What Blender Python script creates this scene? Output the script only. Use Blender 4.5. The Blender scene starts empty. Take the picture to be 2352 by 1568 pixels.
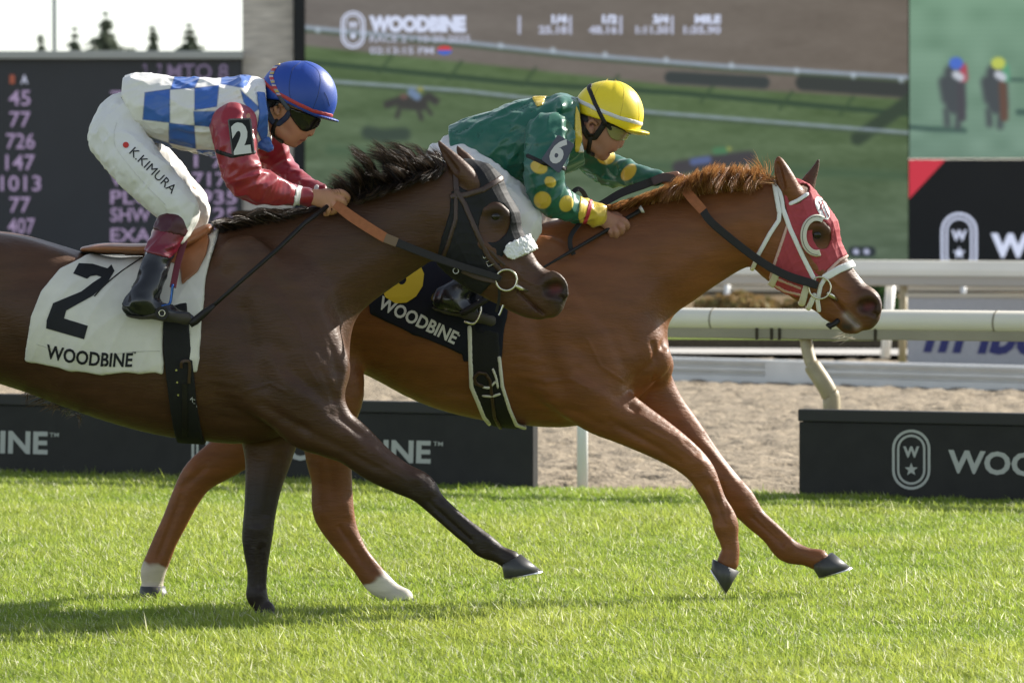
import bpy, bmesh, math, random
import numpy as np
from mathutils import Vector
from mathutils.bvhtree import BVHTree
random.seed(7); RNG = np.random.default_rng(7)
scn = bpy.context.scene
COL = scn.collection
rad = math.radians

# ------------------------------------------------------------------ camera, sky, sun, exposure
CAM_H = 1.6
FPX = 11200.0                       # focal length in reference pixels (frame 2352 x 1568)
PITCH = math.atan((784 - 504) / FPX)
cam = bpy.data.cameras.new('camera'); cam_o = bpy.data.objects.new('camera', cam); COL.objects.link(cam_o)
cam_o.location = (0, 0, CAM_H); cam_o.rotation_euler = (math.pi / 2 - PITCH, 0, 0)
cam.sensor_width = 36; cam.lens = FPX * 36 / 2352; cam.clip_start = 0.5; cam.clip_end = 3000
cam.dof.use_dof = True; cam.dof.focus_distance = 20.3; cam.dof.aperture_fstop = 6.0; cam.dof.aperture_blades = 9
scn.camera = cam_o
SUN_DIR = Vector((1.4, 0.9, 1.0)).normalized()
sun_el = math.asin(SUN_DIR.z); sun_az = math.atan2(SUN_DIR.x, SUN_DIR.y)
w = bpy.data.worlds.new('World'); scn.world = w; w.use_nodes = True
nt = w.node_tree
sky = nt.nodes.new('ShaderNodeTexSky'); sky.sky_type = 'NISHITA'; sky.sun_disc = False
sky.sun_elevation = sun_el; sky.sun_rotation = sun_az; sky.ozone_density = 2.0; sky.dust_density = 0.2; sky.air_density = 1.0
hs = nt.nodes.new('ShaderNodeHueSaturation'); hs.inputs['Saturation'].default_value = .5; nt.links.new(sky.outputs[0], hs.inputs['Color']); nt.links.new(hs.outputs[0], nt.nodes['Background'].inputs[0]); nt.nodes['Background'].inputs[1].default_value = 0.105
sl = bpy.data.lights.new('sun', 'SUN'); sl.energy = 5.0; sl.angle = rad(0.53); sl.color = (1, 0.94, 0.84)
so = bpy.data.objects.new('sun', sl); COL.objects.link(so); so.rotation_euler = (-SUN_DIR).to_track_quat('-Z', 'Y').to_euler()
scn.view_settings.view_transform = 'Standard'; scn.view_settings.look = 'None'
scn.view_settings.exposure = 0.95; scn.view_settings.gamma = 1; scn.view_settings.use_curve_mapping = False
EXPO = 2 ** 0.95

# ------------------------------------------------------------------ picture <-> place
_F = np.array([0, math.cos(PITCH), -math.sin(PITCH)]); _U = np.array([0, math.sin(PITCH), math.cos(PITCH)])
C0 = np.array([0, 0, CAM_H])
def ray(u, v): return _F + np.array([(u - 1176) / FPX, 0, 0]) + _U * ((784 - v) / FPX)
def W(u, v, Y):
    d = ray(u, v); return C0 + d * (Y / d[1])
def PX(p):                       # world points -> reference pixels
    q = np.asarray(p) - C0; f = q @ _F
    return np.stack([1176 + FPX * q[:, 0] / f, 784 - FPX * (q @ _U) / f], 1)
GZ = -0.05
def ground_y(v): return (CAM_H) * FPX / (v - 504)
def on_plane(u, v, p0, n):
    d = ray(u, v); t = np.dot(np.asarray(p0) - C0, n) / np.dot(d, n); return C0 + d * t

# ------------------------------------------------------------------ materials
MATS = {}
def lin(c): return tuple((x / 12.92 if x <= .04045 else ((x + .055) / 1.055) ** 2.4) for x in (k / 255 for k in c))
def mat(name, col=(.5, .5, .5), rough=.6, spec=.5, metal=0, var=0.0, vscale=20, bump=0.0, bscale=60, vcol=None, sheen=0, transl=0, coat=0, stretch=None, emit=None, estr=0, detail=4):
    m = bpy.data.materials.new(name); m.use_nodes = True; t = m.node_tree; b = t.nodes['Principled BSDF']
    b.inputs['Roughness'].default_value = rough; b.inputs['Metallic'].default_value = metal
    b.inputs['Specular IOR Level'].default_value = spec; b.inputs['Sheen Weight'].default_value = sheen
    b.inputs['Coat Weight'].default_value = coat; b.inputs['Coat Roughness'].default_value = .15
    src = None
    if vcol:
        a = t.nodes.new('ShaderNodeAttribute'); a.attribute_name = vcol; src = a.outputs['Color']
    else: b.inputs['Base Color'].default_value = (*col, 1)
    tc = t.nodes.new('ShaderNodeTexCoord'); mp = t.nodes.new('ShaderNodeMapping'); t.links.new(tc.outputs['Object'], mp.inputs[0])
    if stretch: mp.inputs['Scale'].default_value = stretch
    if var:
        n = t.nodes.new('ShaderNodeTexNoise'); n.inputs['Scale'].default_value = vscale; n.inputs['Detail'].default_value = detail
        t.links.new(mp.outputs[0], n.inputs['Vector'])
        r = t.nodes.new('ShaderNodeMapRange'); r.inputs[1].default_value = .25; r.inputs[2].default_value = .75
        r.inputs[3].default_value = 1 - var; r.inputs[4].default_value = 1 + var; t.links.new(n.outputs[0], r.inputs[0])
        mx = t.nodes.new('ShaderNodeVectorMath'); mx.operation = 'SCALE'
        if src: t.links.new(src, mx.inputs[0])
        else: mx.inputs[0].default_value = col
        t.links.new(r.outputs[0], mx.inputs['Scale']); src = mx.outputs[0]
    if src: t.links.new(src, b.inputs['Base Color'])
    if bump:
        n = t.nodes.new('ShaderNodeTexNoise'); n.inputs['Scale'].default_value = bscale; n.inputs['Detail'].default_value = 5
        t.links.new(mp.outputs[0], n.inputs['Vector'])
        bp = t.nodes.new('ShaderNodeBump'); bp.inputs['Strength'].default_value = 1; bp.inputs['Distance'].default_value = bump
        t.links.new(n.outputs[0], bp.inputs['Height']); t.links.new(bp.outputs[0], b.inputs['Normal'])
    if transl:
        tr = t.nodes.new('ShaderNodeBsdfTranslucent')
        if src: t.links.new(src, tr.inputs[0])
        else: tr.inputs[0].default_value = (*col, 1)
        ms = t.nodes.new('ShaderNodeMixShader'); ms.inputs[0].default_value = transl
        t.links.new(b.outputs[0], ms.inputs[1]); t.links.new(tr.outputs[0], ms.inputs[2])
        t.links.new(ms.outputs[0], t.nodes['Material Output'].inputs[0])
    if emit is not None:
        if emit == 'vcol': t.links.new(src, b.inputs['Emission Color'])
        else: b.inputs['Emission Color'].default_value = (*emit, 1)
        b.inputs['Emission Strength'].default_value = estr
    MATS[name] = m
    return m

# ------------------------------------------------------------------ mesh helpers
def link(name, me, m, parent=None):
    o = bpy.data.objects.new(name, me); COL.objects.link(o)
    if m is not None:
        for k in (m if isinstance(m, (list, tuple)) else [m]): me.materials.append(k)
    if parent is not None: o.parent = parent
    return o
def mesh_np(name, V, Fs, m, parent=None, smooth=True, colors=None, attr='Col'):
    me = bpy.data.meshes.new(name)
    V = np.asarray(V, np.float32)
    if isinstance(Fs, np.ndarray):
        n, k = Fs.shape
        me.vertices.add(len(V)); me.vertices.foreach_set('co', V.ravel())
        me.loops.add(n * k); me.loops.foreach_set('vertex_index', Fs.astype(np.int32).ravel())
        me.polygons.add(n); me.polygons.foreach_set('loop_start', np.arange(0, n * k, k, dtype=np.int32))
        me.update(calc_edges=True)
    else:
        me.from_pydata(V.tolist(), [], [list(f) for f in Fs]); me.update()
    me.polygons.foreach_set('use_smooth', np.full(len(me.polygons), smooth))
    if colors is not None:
        a = me.color_attributes.new(attr, 'FLOAT_COLOR', 'POINT')
        c = np.ones((len(V), 4), np.float32); c[:, :3] = colors; a.data.foreach_set('color', c.ravel())
    return link(name, me, m, parent)
def tag(o, label=None, cat=None, group=None, kind=None):
    if label: o['label'] = label
    if cat: o['category'] = cat
    if group: o['group'] = group
    if kind: o['kind'] = kind
    return o
def empty(name, loc, label=None, cat=None, group=None):
    o = bpy.data.objects.new(name, None); COL.objects.link(o); o.location = loc; o.empty_display_size = .1
    bpy.context.view_layer.update() if False else None
    return tag(o, label, cat, group)
def adopt(o, p):                      # parent keeping the world place (parents are unrotated)
    o.parent = p; o.location = Vector(o.location) - Vector(p.location); return o
class MB:
    def __init__(s): s.V = []; s.F = []
    def add(s, V, F):
        b = len(s.V); s.V += [tuple(v) for v in V]; s.F += [tuple(i + b for i in f) for f in F]
    def box(s, c, size, ax=None):
        c = np.array(c, float); ax = np.eye(3) if ax is None else np.array(ax, float)
        V = [c + ax[0] * i * size[0] / 2 + ax[1] * j * size[1] / 2 + ax[2] * k * size[2] / 2 for i in (-1, 1) for j in (-1, 1) for k in (-1, 1)]
        s.add(V, [(0, 1, 3, 2), (4, 6, 7, 5), (0, 4, 5, 1), (2, 3, 7, 6), (0, 2, 6, 4), (1, 5, 7, 3)])
    def tube(s, pts, r, n=10, caps=True):
        P = [np.array(p, float) for p in pts]; R = r if hasattr(r, '__len__') else [r] * len(P)
        rings = []; prev = None
        for i, p in enumerate(P):
            d = P[min(i + 1, len(P) - 1)] - P[max(i - 1, 0)]; d /= (np.linalg.norm(d) + 1e-9)
            a = prev if prev is not None else (np.array([0, 1, 0]) if abs(d[1]) < .9 else np.array([1, 0, 0]))
            x = a - d * np.dot(a, d); x /= np.linalg.norm(x); prev = x; y = np.cross(d, x)
            rings.append([p + R[i] * (math.cos(2 * math.pi * k / n) * x + math.sin(2 * math.pi * k / n) * y) for k in range(n)])
        s.loft(rings, caps)
    def loft(s, rings, caps=True, closed=True):
        n = len(rings[0]); V = [v for r in rings for v in r]; F = []
        for i in range(len(rings) - 1):
            for k in range(n if closed else n - 1):
                a, b = i * n + k, i * n + (k + 1) % n; F.append((a, b, b + n, a + n))
        if caps: F.append(tuple(reversed(range(n)))); F.append(tuple((len(rings) - 1) * n + k for k in range(n)))
        s.add(V, F)
    def profile(s, prof, p0, p1, ux, caps=True):        # 2D profile (along ux and z) swept from p0 to p1
        p0, p1, ux = (np.array(x, float) for x in (p0, p1, ux)); z = np.array([0, 0, 1.])
        s.loft([[p + ux * a + z * b for a, b in prof] for p in (p0, p1)], caps)
    def build(s, name, m, parent=None, smooth=False, bevel=0):
        me = bpy.data.meshes.new(name); me.from_pydata([tuple(map(float, v)) for v in s.V], [], s.F); me.update()
        bm = bmesh.new(); bm.from_mesh(me); bmesh.ops.recalc_face_normals(bm, faces=bm.faces)
        if bevel: bmesh.ops.bevel(bm, geom=list(bm.edges), offset=bevel, segments=2, profile=.6, affect='EDGES', clamp_overlap=True)
        bm.to_mesh(me); bm.free()
        me.polygons.foreach_set('use_smooth', np.full(len(me.polygons), smooth))
        return link(name, me, m, parent)

# ------------------------------------------------------------------ lettering (flat print)
def text2d(body, cap=1.0, width=None, bold=.02, shear=0, spacing=1.0):
    cu = bpy.data.curves.new('text_curve', 'FONT'); cu.body = body; cu.size = 1; cu.offset = bold; cu.shear = shear; cu.space_character = spacing
    cu.resolution_u = 3; cu.fill_mode = 'FRONT'
    o = bpy.data.objects.new('text_curve', cu); COL.objects.link(o)
    me = bpy.data.meshes.new_from_object(o.evaluated_get(bpy.context.evaluated_depsgraph_get()))
    bpy.data.objects.remove(o); bpy.data.curves.remove(cu)
    V = np.array([v.co[:2] for v in me.vertices]); F = [tuple(p.vertices) for p in me.polygons]
    bpy.data.meshes.remove(me)
    V[:, 0] -= V[:, 0].min(); k = cap / .73; V *= k
    if width: V[:, 0] *= width / V[:, 0].max()
    return V, F
def poly2d(loops):
    cu = bpy.data.curves.new('outline', 'CURVE'); cu.dimensions = '2D'; cu.fill_mode = 'FRONT'
    for L in loops:
        sp = cu.splines.new('POLY'); sp.points.add(len(L) - 1)
        for q, (a, b) in zip(sp.points, L): q.co = (a, b, 0, 1)
        sp.use_cyclic_u = True
    o = bpy.data.objects.new('outline', cu); COL.objects.link(o)
    me = bpy.data.meshes.new_from_object(o.evaluated_get(bpy.context.evaluated_depsgraph_get()))
    bpy.data.objects.remove(o); bpy.data.curves.remove(cu)
    V = np.array([v.co[:2] for v in me.vertices]); F = [tuple(p.vertices) for p in me.polygons]; bpy.data.meshes.remove(me)
    return V, F
def lay(name, VF, to_px, mapper, m, parent=None, sub=0):
    """flat print: 2D shape -> reference pixels -> onto the surface the mapper returns"""
    V, F = VF
    bm = bmesh.new(); vs = [bm.verts.new((x, y, 0)) for x, y in V]
    for f in F:
        try: bm.faces.new([vs[i] for i in f])
        except ValueError: pass
    if sub:
        bmesh.ops.triangulate(bm, faces=bm.faces)
        for _ in range(4):
            e = [e for e in bm.edges if e.calc_length() > sub]
            if not e: break
            bmesh.ops.subdivide_edges(bm, edges=e, cuts=1); bmesh.ops.triangulate(bm, faces=bm.faces)
    for v in bm.verts:
        u, vv = to_px(v.co.x, v.co.y); v.co = Vector(mapper(u, vv))
    bmesh.ops.recalc_face_normals(bm, faces=bm.faces)
    me = bpy.data.meshes.new(name); bm.to_mesh(me); bm.free()
    return link(name, me, m, parent)
def bvh_of(o):
    me = o.data; V = [o.matrix_world @ v.co if False else v.co.copy() for v in me.vertices]
    return BVHTree.FromPolygons(V, [tuple(p.vertices) for p in me.polygons])
def surf(bvh, off, Yf):
    def f(u, v):
        d = Vector(ray(u, v)).normalized(); h = bvh.ray_cast(Vector(C0), d, 80)
        if h[0] is None: return W(u, v, Yf)
        return np.array(h[0] - d * off)
    return f

# ------------------------------------------------------------------ implicit bodies: grid, limbs, surface nets
class Grid:
    def __init__(s, lo, hi, h):
        s.lo = np.array(lo, float); s.h = h; s.n = np.ceil((np.array(hi) - s.lo) / h).astype(int) + 1
        s.F = np.full(s.n, 9., np.float32); s.ax = [(s.lo[i] + h * np.arange(s.n[i])).astype(np.float32) for i in range(3)]
    def sl(s, lo, hi):
        a = np.clip(np.floor((np.array(lo) - s.lo) / s.h).astype(int), 0, s.n); b = np.clip(np.ceil((np.array(hi) - s.lo) / s.h).astype(int) + 1, 0, s.n)
        return tuple(slice(i, max(i, j)) for i, j in zip(a, b))
    def chain_field(s, P, pad):
        m = np.maximum(P[:, 3], P[:, 4])[:, None] + pad
        S = s.sl((P[:, :3] - m).min(0), (P[:, :3] + m).max(0)); C = np.full([x.stop - x.start for x in S], 9., np.float32)
        for a, b in zip(P[:-1], P[1:]):
            mm = max(a[3], a[4], b[3], b[4]) + pad
            T = s.sl(np.minimum(a[:3], b[:3]) - mm, np.maximum(a[:3], b[:3]) + mm)
            T = tuple(slice(max(t.start, q.start), max(t.start, q.start, min(t.stop, q.stop))) for t, q in zip(T, S))
            L = tuple(slice(t.start - q.start, t.stop - q.start) for t, q in zip(T, S))
            X = s.ax[0][T[0]][:, None, None] - a[0]; Y = s.ax[1][T[1]][None, :, None] - a[1]; Z = s.ax[2][T[2]][None, None, :] - a[2]
            d = (b - a)[:3]; dd = float(d @ d) + 1e-12
            t = np.clip((X * d[0] + Y * d[1] + Z * d[2]) / dd, 0, 1).astype(np.float32)
            r = a[3] + t * (b[3] - a[3]); w_ = a[4] + t * (b[4] - a[4])
            e2 = (X - t * d[0]) ** 2 + (Z - t * d[2]) ** 2; y2 = (Y - t * d[1]) ** 2
            e2 = e2 / (r * r); y2 = y2 / (w_ * w_)
            k0 = np.sqrt(e2 + y2); k1 = np.sqrt(e2 / (r * r) + y2 / (w_ * w_)) + 1e-6
            D = np.where(k0 < .05, -np.minimum(r, w_), k0 * (k0 - 1) / k1)
            C[L] = np.minimum(C[L], D)
        return S, C
    def add(s, P, k=.02):
        S, C = s.chain_field(P, k + 3 * s.h); A = s.F[S]
        h = np.maximum(k - np.abs(A - C), 0) / k; s.F[S] = np.minimum(A, C) - h * h * k * .25
    def cut(s, P, k=.008):
        S, C = s.chain_field(P, k + 3 * s.h); A = s.F[S]; B = -C
        h = np.maximum(k - np.abs(A - B), 0) / k; s.F[S] = np.maximum(A, B) + h * h * k * .25
def crm(P, sub):
    P = np.asarray(P, float)
    if sub <= 1 or len(P) < 2: return P
    Q = np.vstack([2 * P[0] - P[1], P, 2 * P[-1] - P[-2]]); out = []
    for i in range(1, len(Q) - 2):
        p0, p1, p2, p3 = Q[i - 1:i + 3]
        for t in np.arange(sub) / sub:
            out.append(.5 * ((2 * p1) + (p2 - p0) * t + (2 * p0 - 5 * p1 + 4 * p2 - p3) * t * t + (3 * p1 - p0 - 3 * p2 + p3) * t ** 3))
    out.append(P[-1]); out = np.array(out)
    if P.shape[1] >= 5: out[:, 3:5] = np.maximum(out[:, 3:5], P[:, 3:5].min(0) * .8)
    return out
def limb(pts, Y0, dy=0., wk=1.0, sub=4):
    """rows (u, v, r_px [, half width m or None [, dy]]) -> world chain"""
    R = []
    for p in pts:
        u, v, r = p[:3]; wd = p[3] if len(p) > 3 and p[3] is not None else None; y = Y0 + (p[4] if len(p) > 4 else dy)
        rm = r * y / FPX; R.append([*W(u, v, y), rm, wd if wd is not None else rm * wk])
    return crm(R, sub)
def surfnet(F, lo, h):
    F = np.pad(F, 1, constant_values=5.); lo = np.asarray(lo) - h
    s = F < 0; n = np.array(F.shape) - 1
    cnt = np.zeros(n, np.int8)
    for i in (0, 1):
        for j in (0, 1):
            for k in (0, 1): cnt += s[i:n[0] + i, j:n[1] + j, k:n[2] + k]
    act = np.argwhere((cnt > 0) & (cnt < 8)); ix = np.full(n, -1, np.int32); ix[tuple(act.T)] = np.arange(len(act))
    acc = np.zeros((len(act), 3)); num = np.zeros(len(act))
    cs = [(i, j, k) for i in (0, 1) for j in (0, 1) for k in (0, 1)]
    val = {c: F[act[:, 0] + c[0], act[:, 1] + c[1], act[:, 2] + c[2]] for c in cs}
    for c in cs:
        for ax in range(3):
            if c[ax]: continue
            e = list(c); e[ax] = 1; a, b = val[c], val[tuple(e)]; m = (a < 0) != (b < 0)
            t = np.where(m, a / np.where(m, a - b, 1), 0); p = np.tile(np.array(c, float), (len(act), 1)); p[:, ax] = t
            acc += p * m[:, None]; num += m
    V = (act + acc / num[:, None]) * h + lo
    faces = []
    for ax in range(3):
        o1, o2 = [(1, 2), (2, 0), (0, 1)][ax]
        A = s; sl0 = [slice(None)] * 3; sl1 = [slice(None)] * 3; sl0[ax] = slice(0, -1); sl1[ax] = slice(1, None)
        a, b = s[tuple(sl0)], s[tuple(sl1)]; E = np.argwhere(a != b)
        E = E[(E[:, o1] > 0) & (E[:, o2] > 0) & (E[:, o1] < n[o1]) & (E[:, o2] < n[o2])]
        ins = a[tuple(E.T)]
        def cell(d1, d2):
            q = E.copy(); q[:, o1] += d1; q[:, o2] += d2; return ix[tuple(q.T)]
        Q = np.stack([cell(-1, -1), cell(0, -1), cell(0, 0), cell(-1, 0)], 1)
        Q[~ins] = Q[~ins][:, ::-1]; faces.append(Q)
    return V, np.vstack(faces)
def smooth(V, F, it=1, lam=.5):
    E = np.vstack([F[:, [0, 1]], F[:, [1, 2]], F[:, [2, 3]], F[:, [3, 0]]]); N = len(V)
    E = np.vstack([E, E[:, ::-1]]); deg = np.bincount(E[:, 0], minlength=N)[:, None]
    for _ in range(it):
        S = np.stack([np.bincount(E[:, 0], V[E[:, 1], i], minlength=N) for i in range(3)], 1)
        V = V + lam * (S / np.maximum(deg, 1) - V)
    return V
def normals(V, F):
    n = np.cross(V[F[:, 2]] - V[F[:, 0]], V[F[:, 3]] - V[F[:, 1]]); N = np.zeros_like(V)
    for i in range(4):
        for k in range(3): N[:, k] += np.bincount(F[:, i], n[:, k], minlength=len(V))
    return N / (np.linalg.norm(N, axis=1, keepdims=True) + 1e-12)
def d_path(U, path):                 # distance of pixels U to a polyline
    path = np.asarray(path, float); D = np.full(len(U), 1e9)
    for a, b in zip(path[:-1], path[1:]):
        d = b - a; t = np.clip(((U - a) @ d) / (d @ d + 1e-9), 0, 1); D = np.minimum(D, np.linalg.norm(U - a - t[:, None] * d, axis=1))
    return D
def sd_poly(U, poly):
    P = np.asarray(poly, float); D = np.full(len(U), 1e9); ins = np.zeros(len(U), bool)
    for a, b in zip(P, np.roll(P, -1, 0)):
        d = b - a; t = np.clip(((U - a) @ d) / (d @ d + 1e-9), 0, 1); D = np.minimum(D, np.linalg.norm(U - a - t[:, None] * d, axis=1))
        c = ((a[1] > U[:, 1]) != (b[1] > U[:, 1]))
        with np.errstate(divide='ignore', invalid='ignore'): x = a[0] + (U[:, 1] - a[1]) * d[0] / d[1]
        ins ^= c & (U[:, 0] < x)
    return np.where(ins, -D, D)
def shell(G, Y0, out, depth, region, y=(None, None)):
    """a layer of cloth or leather lying on the body G, cut out by a side-view region
    region: list of ('poly', pts) ('path', pts, half width) ('ell', u, v, a, b, deg) ; leading '-' removes"""
    pts = []
    for r in region:
        if r[0][0] == '-': continue
        if r[0] == 'poly': pts += list(r[1])
        elif r[0] == 'path':
            for p in r[1]: pts += [(p[0] - r[2], p[1] - r[2]), (p[0] + r[2], p[1] + r[2])]
        else: m = max(r[3], r[4]); pts += [(r[1] - m, r[2] - m), (r[1] + m, r[2] + m)]
    pts = np.array(pts); c = np.array([W(a, b, Y0) for a, b in pts]); lo, hi = c.min(0) - .02, c.max(0) + .02
    lo[1], hi[1] = G.ax[1][0], G.ax[1][-1]
    if y[0] is not None: lo[1] = Y0 + y[0]
    if y[1] is not None: hi[1] = Y0 + y[1]
    S = G.sl(lo, hi); X = G.ax[0][S[0]]; Z = G.ax[2][S[2]]
    gx, gz = np.meshgrid(X, Z, indexing='ij'); U = PX(np.stack([gx.ravel(), np.full(gx.size, Y0), gz.ravel()], 1)); D = None
    for r in region:
        k = r[0].lstrip('-')
        if k == 'poly': d = sd_poly(U, r[1])
        elif k == 'path': d = d_path(U, r[1]) - r[2]
        else:
            a = rad(r[5]) if len(r) > 5 else 0; q = U - np.array(r[1:3]); q = np.stack([q[:, 0] * math.cos(a) + q[:, 1] * math.sin(a), -q[:, 0] * math.sin(a) + q[:, 1] * math.cos(a)], 1)
            k0 = np.linalg.norm(q / np.array([r[3], r[4]]), axis=1); d = (k0 - 1) * min(r[3], r[4])
        D = (d if D is None else np.minimum(D, d)) if r[0][0] != '-' else np.maximum(D, -d)
    D = (D * Y0 / FPX).reshape(gx.shape).astype(np.float32)[:, None, :]
    A = G.F[S]; T = np.maximum(np.maximum(A - out, -(A + depth)), D)
    return surfnet(T, [G.ax[i][S[i].start] for i in range(3)], G.h)
def wrinkle(V, F, amp, waves):
    N = normals(V, F); d = np.zeros(len(V))
    for (k, ph, wt) in waves:
        q = V @ np.array(k) + ph + 1.3 * np.sin(V @ np.array([k[2], k[0], k[1]]) * .45 + ph * 2); s = np.sin(q); d += wt * (1 - np.abs(s)) ** 2
    return V + N * (amp * d)[:, None]
def bumps(V, F, lst, Y0, side=0):
    N = normals(V, F); U = PX(V); d = np.zeros(len(V))
    for path, rr, amp in lst:
        d += amp * np.exp(-(d_path(U, path) / rr) ** 2)
    return V + N * d[:, None] * np.clip(np.abs(N[:, 1:2]) * 1.6, 0, 1)
def noise_np(P, scale, seed=0):      # cheap smooth value noise
    q = np.asarray(P) * scale; i = np.floor(q).astype(np.int64); f = q - i; f = f * f * (3 - 2 * f); out = np.zeros(len(q))
    def hsh(a): 
        h = (a[:, 0] * 73856093) ^ (a[:, 1] * 19349663) ^ (a[:, 2] * 83492791) ^ (seed * 2654435761); h = (h ^ (h >> 13)) * 1274126177; return ((h ^ (h >> 16)) & 0xffff) / 65535.
    for a in (0, 1):
        for b in (0, 1):
            for c in (0, 1):
                w_ = (f[:, 0] if a else 1 - f[:, 0]) * (f[:, 1] if b else 1 - f[:, 1]) * (f[:, 2] if c else 1 - f[:, 2]); out += w_ * hsh(i + np.array([a, b, c]))
    return out
def fold(G, amp, rows):
    """cloth folds worked into the body field itself, so that everything lying on it follows them
    rows: (direction along the fold, frequency along, frequency across, weight, seed)"""
    idx = np.argwhere(np.abs(G.F) < .035); P = G.lo + idx * G.h; d = np.zeros(len(P))
    for a, fl, fc, wt, sd in rows:
        a = np.array(a, float); a /= np.linalg.norm(a); b = np.cross(a, [.3, .9, .2]); b /= np.linalg.norm(b); c = np.cross(a, b)
        wv = np.stack([noise_np(P, 7, sd + 1), noise_np(P, 7, sd + 2), noise_np(P, 7, sd + 3)], 1) - .5
        q = np.stack([P @ a * fl, P @ b * fc, P @ c * fc], 1) + wv * 1.5; n = noise_np(q, 1, sd); d += wt * ((1 - np.abs(2 * n - 1)) ** 1.6 - .4)
    G.F[tuple(idx.T)] -= (amp * d).astype(np.float32)
def strands(name, specs, m, parent, width=.003, seg=5, cols=None):
    """specs: array (n, k, 3) control points -> crossed thin ribbons"""
    S = np.asarray(specs, float); n, k, _ = S.shape; V = []; t = np.linspace(0, 1, seg + 1)
    i = np.minimum((t * (k - 1)).astype(int), k - 2); f = t * (k - 1) - i
    Pm = np.stack([crm(s, 6)[np.round(t * 6 * (k - 1)).astype(int)] for s in S]); T = np.gradient(Pm, axis=1); T /= np.linalg.norm(T, axis=2, keepdims=True) + 1e-9
    a = RNG.normal(size=(n, 1, 3)) * .6 + np.array([0, 0, .2]); sd = np.cross(T, a + np.array([0., 1., 0.])); sd /= np.linalg.norm(sd, axis=2, keepdims=True) + 1e-9
    wd = width * (1 - .85 * t ** 1.5)[None, :, None] * RNG.uniform(.6, 1.3, (n, 1, 1))
    V = np.stack([Pm - sd * wd / 2, Pm + sd * wd / 2], 2).reshape(-1, 3); m_ = (seg + 1) * 2
    base = np.arange(n)[:, None] * m_ + np.arange(seg)[None, :] * 2; Q = np.stack([base, base + 1, base + 3, base + 2], 2).reshape(-1, 4)
    c = None if cols is None else np.repeat(cols, m_, 0)
    return mesh_np(name, V, Q, m, parent, True, c)
def ribbon(name, pts, width, thick, m, parent=None, nrm=(0, -1, 0), sub=6):
    """flat strap along 3D points; width is measured across, in the plane facing nrm"""
    P = np.array(pts, float); w0 = width if hasattr(width, '__len__') else [width] * len(P)
    Q = crm(np.hstack([P, np.array(w0)[:, None]]), sub); P, wd = Q[:, :3], Q[:, 3]; nrm = np.array(nrm, float)
    T = np.gradient(P, axis=0); T /= np.linalg.norm(T, axis=1, keepdims=True) + 1e-9
    sd = np.cross(T, nrm); sd /= np.linalg.norm(sd, axis=1, keepdims=True) + 1e-9; nn = np.cross(sd, T)
    b = MB(); b.loft([[p + s * x * .5 + n * y * thick * .5 for x, y in ((-k, -.6), (-k * .8, -1), (k * .8, -1), (k, -.6), (k, .6), (k * .8, 1), (-k * .8, 1), (-k, .6))] for p, s, n, k in zip(P, sd, nn, wd)])
    return b.build(name, m, parent, smooth=False)

# ================================================================== THE SETTING
def edge_y(x): return 29.82 - .507 * x                      # line between turf and dirt track
def edge_pt(u, off=0, z=0):
    k = (u - 1176) / FPX; y = (29.82 + off) / (1 + .507 * k * 1.0); return np.array([k * y, y, z])
EDIR = np.array([1, -.507, 0]); EDIR /= np.linalg.norm(EDIR); ENRM = np.array([EDIR[1], -EDIR[0], 0])   # towards the camera
if ENRM[1] > 0: ENRM = -ENRM

m_ground = mat('ground_grass', (.10, .15, .02), .9, .2, var=.35, vscale=3, bump=.02, bscale=12)
me_o = mesh_np('ground', [(-900, -40, -.09), (900, -40, -.09), (900, 1800, -.09), (-900, 1800, -.09)], [(0, 1, 2, 3)], m_ground); tag(me_o, kind='structure')

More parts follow.
